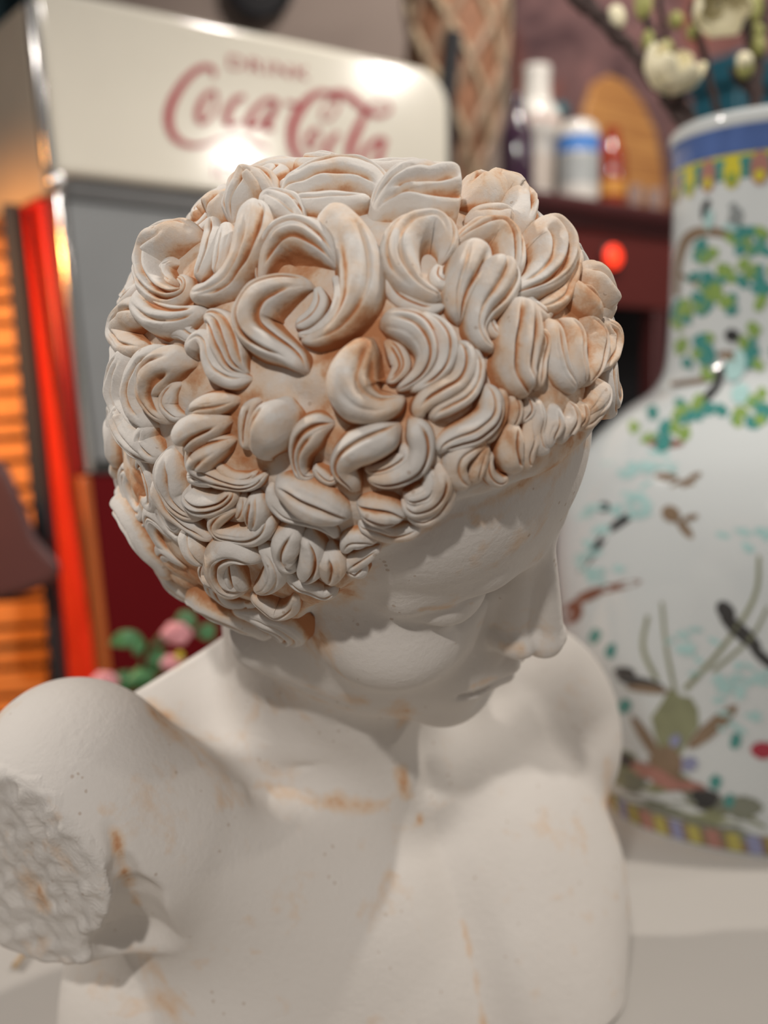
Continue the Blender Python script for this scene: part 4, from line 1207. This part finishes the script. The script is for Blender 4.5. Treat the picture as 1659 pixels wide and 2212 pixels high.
# ------------------------------------------------------------------ cabinet shelf at the right with bottles
SH0 = np.array([.10 * 2.25, 2.25, 0]); SZ = 1.576
cb = empty('shelf_cabinet', SH0, math.atan2(.568, .823)); tag(cb, 'dark red wooden cabinet carrying bottles behind the vase', 'cabinet')
M_MAHOG = simple('mahogany', (.075, .018, .018), .3, scale=9, var=.3)
MB().box((-.02, -.02, SZ - .03), (.85, .34, SZ)).build('top_board', M_MAHOG, cb, bevel=.006)
MB().box((-.01, -.008, SZ - .055), (.84, .33, SZ - .031)).build('moulding', M_MAHOG, cb, bevel=.006)
MB().box((0, .0, SZ - .20), (.83, .02, SZ - .056)).build('apron', simple('glossy_mahogany', (.12, .022, .018), .15), cb, bevel=.003)
for u in (.0, .40, .78):
    MB().box((u, .0, 0), (u + .04, .04, SZ - .201)).build('post', M_MAHOG, cb, bevel=.004)
MB().box((0, .28, .05), (.83, .32, SZ - .056)).build('back_panel', M_BLACK, cb, smooth=False)
MB().box((0, .041, .7), (.83, .28, .73)).build('shelf', M_MAHOG, cb, smooth=False)
glowm = Mat('red_reflection'); glowm.col((.8, .03, .01)); glowm.b.inputs['Emission Color'].default_value = (1, .05, .015, 1); glowm.b.inputs['Emission Strength'].default_value = 1.8  # emissive glow standing in for a red lamp's reflection on the apron
def sh(u, d, z=0.0): return tuple(SH0 + UU * u + DD * d + np.array([0, 0, SZ + z]))
def sh_px(px, d):
    r = (px - CX) / F_PX
    o = SH0 + DD * d
    return (r * o[1] - o[0]) / (.823 - r * .568)
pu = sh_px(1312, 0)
MB().lathe([(.026, 0), (.028, .006), (.024, .008)], 20).fn(lambda c: Vector((pu + c.x, -.008 + .008 - c.z - .001, SZ - .105 + c.y))).build('glow_rim', M_MAHOG, cb)  # made-up rim around the reflection glow
MB().ball((pu, -.008, SZ - .105), (.022, .010, .022), 16).build('reflection_glow', glowm.m, cb)

def bottle(name, label, px, d, prof, mat, bands=(), cat='bottle', cap=None):
    e = empty(name, sh(sh_px(px, d), d)); tag(e, label, cat)
    MB().lathe([(r, z + .0005) for r, z in prof], 32).build('body', mat, e)
    for nm, z0, z1, r, m in bands:
        MB().lathe([(r, z0), (r, z1)], 32, cap=False).build(nm, m, e)
    if cap:
        nm, z0, z1, r, m = cap
        MB().lathe([(r, z0), (r, z1 - .004), (r * .85, z1)], 24).build(nm, m, e)
    return e
M_WG = simple('white_glass', (.70, .67, .62), .12, var=.06); M_PURP = simple('purple_glass', (.045, .02, .04), .06); M_LBL = simple('pale_label', (.55, .48, .42), .5, scale=30, var=.3)
def sm(prof, n=40): return [tuple(x) for x in spline(np.array(prof), n)]
bottle('bottle', 'tall white bottle with a long neck on the cabinet', 1152, .10, sm([(.034, 0), (.036, .02), (.037, .10), (.048, .14), (.049, .165), (.042, .185), (.030, .20), (.027, .24), (.029, .262), (.027, .268)]), M_WG,
       [('painted_band', .150, .165, .0496, simple('pinkish_print', (.55, .38, .33), .3, scale=40, var=.5)), ('label', .03, .095, .0376, M_LBL)])
bottle('bottle', 'dark purple glass bottle left of the tall white bottle', 1112, .05, sm([(.028, 0), (.031, .03), (.031, .11), (.020, .14), (.013, .16), (.013, .185)]), M_PURP)
bottle('jar', 'white jar with a blue label on the cabinet', 1243, .03, sm([(.037, 0), (.040, .008), (.040, .11), (.039, .13), (.030, .15), (.012, .157)]), M_WG,
       [('blue_label', .092, .124, .0405, simple('blue_label', (.08, .25, .66), .4)), ('grey_label', .03, .088, .0405, simple('grey_label', (.40, .42, .42), .4, scale=40, var=.3))], 'jar')
bottle('bottle', 'red-brown glass bottle with a yellow label band', 1312, .06, sm([(.028, 0), (.030, .02), (.030, .10), (.018, .14), (.015, .165)]), simple('red_glass', (.30, .045, .02), .08),
       [('yellow_label', .028, .058, .0312, simple('yellow_label', (.62, .27, .04), .4))])
bottle('bottle', 'dark bottle with a teal cap behind the white jar', 1196, .17, sm([(.030, 0), (.032, .10), (.026, .16), (.018, .185), (.018, .205)]), simple('brown_glass', (.03, .018, .012), .1), cap=('cap', .205, .228, .024, simple('teal_cap', (.015, .13, .16), .4)))
for px, lb in ((1362, 'small clear glass right of the yellow-banded bottle'), (1404, 'small clear glass next to the vase neck')):
    e = empty('glass', sh(sh_px(px, .03), .03)); tag(e, lb, 'glass')
    g = Mat('tumbler'); g.col((.55, .42, .38)); g.set(Roughness=.1); g.b.inputs['Transmission Weight'].default_value = .45
    MB().lathe([(.001, .001), (.014, .001), (.017, .048), (.0155, .048), (.013, .004), (.001, .004)], 24, cap=False).build('bowl', g.m, e)
# wooden board
wb = Mat('board_wood'); tc = wb.n('ShaderNodeTexCoord'); mp = wb.n('ShaderNodeMapping'); mp.inputs['Scale'].default_value = (3, 3, 60); wb.l(tc.outputs['Object'], mp.inputs[0])
nz = wb.n('ShaderNodeTexNoise'); nz.inputs['Scale'].default_value = 1.6; nz.inputs['Detail'].default_value = 5; wb.l(mp.outputs[0], nz.inputs['Vector'])
wb.col(wb.ramp(nz.outputs['Fac'], [(.3, (.28, .10, .03)), (.7, (.60, .30, .09))])); wb.set(Roughness=.45)
bu = sh_px(1350, .24)
brd = empty('wooden_board', sh(bu, .24), math.atan2(.568, .823)); tag(brd, 'brown wooden board with an arched top leaning behind the bottles', 'board')
MB().prism([(x, .0 + z * .12, z) for x, z in [(-.118, 0), (.13, 0), (.135, .16), (.12, .25), (.08, .315), (.03, .352), (-.02, .36), (-.07, .335), (-.105, .27), (-.118, .16)]], (0, .018, 0)).build('panel', wb.m, brd, bevel=.004)
# teal tins
tu = sh_px(1600, .16)
tn = empty('storage_tin', sh(tu, .16), math.atan2(.568, .823)); tag(tn, 'dark teal box with an overhanging lid behind the vase mouth', 'box')
M_TEAL = simple('teal_tin', (.012, .085, .125), .4)
MB().box((-.035, 0, 0), (.14, .14, .36)).build('body', M_TEAL, tn, bevel=.004)
MB().box((-.05, -.015, .361), (.155, .155, .43)).build('lid', M_TEAL, tn, bevel=.006)

# ------------------------------------------------------------------ woven stand, rod, pan and textile at the back
LC = W(985, 930, 2.82); LC[2] = 0
ls = empty('woven_stand', LC); tag(ls, 'tall woven rattan stand rising behind the machine corner', 'stand')
k9 = 2.82 / F_PX
LP = [(.06, 0), (.06, .5), (.052, 1.2), (.056, 1.13 + (930 - 400) * k9), (.086, 1.13 + (930 - 300) * k9), (.108, 1.13 + (930 - 180) * k9), (.115, 1.13 + (930 - 60) * k9), (.120, 1.13 + (930 + 60) * k9)]
lz = np.array([z for r, z in LP]); lr = np.array([r for r, z in LP])
MB().lathe([(float(r) - .006, float(z)) for r, z in spline(np.array(LP), 40)], 28).build('core', simple('tan_core', (.30, .14, .075), .7, scale=25, var=.5), ls)
M_RAT = simple('rattan', (.36, .24, .16), .6, scale=30, var=.3); M_RAT2 = simple('pale_rattan', (.46, .36, .24), .6, scale=30, var=.3)
for sgn in (1, -1):
    for k in range(7):
        zs = np.linspace(1.0, LP[-1][1], 40); P = []
        for z in zs:
            r = float(np.interp(z, lz, lr)); a = sgn * ((z - 1.0) * 5.2) + 2 * math.pi * k / 7
            P.append((r * math.cos(a), r * math.sin(a), z))
        MB().tube(P, .0105 if sgn > 0 else .0085, 6).build('strip', M_RAT if sgn > 0 else M_RAT2, ls)
rod = MB().tube([tuple(W(958, 330, 2.25)[:2]) + (0,), tuple(W(965, 200, 2.25)), tuple(W(980, 72, 2.25))], .018, 10)
o = rod.build('black_rod', M_BLACK); tag(o, 'black rod standing before the woven stand', 'rod')
pc = W(566, -22, 3.10)
pn = empty('hanging_pan', pc); tag(pn, 'round black pan hanging on the wall above the machine', 'pan')
def facing(c): return Vector((c.x, -c.z, c.y))
MB().lathe([(.01, 0), (.062, 0), (.085, .03), (.088, .03), (.066, -.006), (.01, -.006)], 36, cap=False).fn(facing).build('pan_body', M_BLACK, pn)
MB().lathe([(.090, .034), (.086, .036), (.083, .032), (.088, .028), (.090, .034)], 36, cap=False).fn(facing).build('rim', simple('dull_steel', (.12, .11, .11), .3, 1.0), pn)
MB().tube([(.0, .0, .08), (.0, .0, .22)], .010, 8).build('handle', M_BLACK, pn)
tx = Mat('mauve_textile'); v1 = tx.noise(5.5, 3, .6, dist=1.2); v2 = tx.noise(3.1, 2, .5, dist=.6)
tx.col(tx.mix(tx.ramp(v2, [(.55, (0, 0, 0)), (.66, (1, 1, 1))]), tx.ramp(v1, [(.3, (.065, .03, .035)), (.5, (.16, .085, .085)), (.68, (.24, .12, .115))]), (.30, .075, .04))); tx.set(Roughness=.9)
cv = [[(.33 + .045 * i, 3.16 + .012 * math.sin(i * .9), z) for i in range(44)] for z in (1.2, 1.6, 2.0, 2.6)]
o = MB().sheet(cv).build('wall_textile', tx.m, solid=.004); tag(o, 'mauve patterned textile hanging on the wall behind the bottles', 'textile')
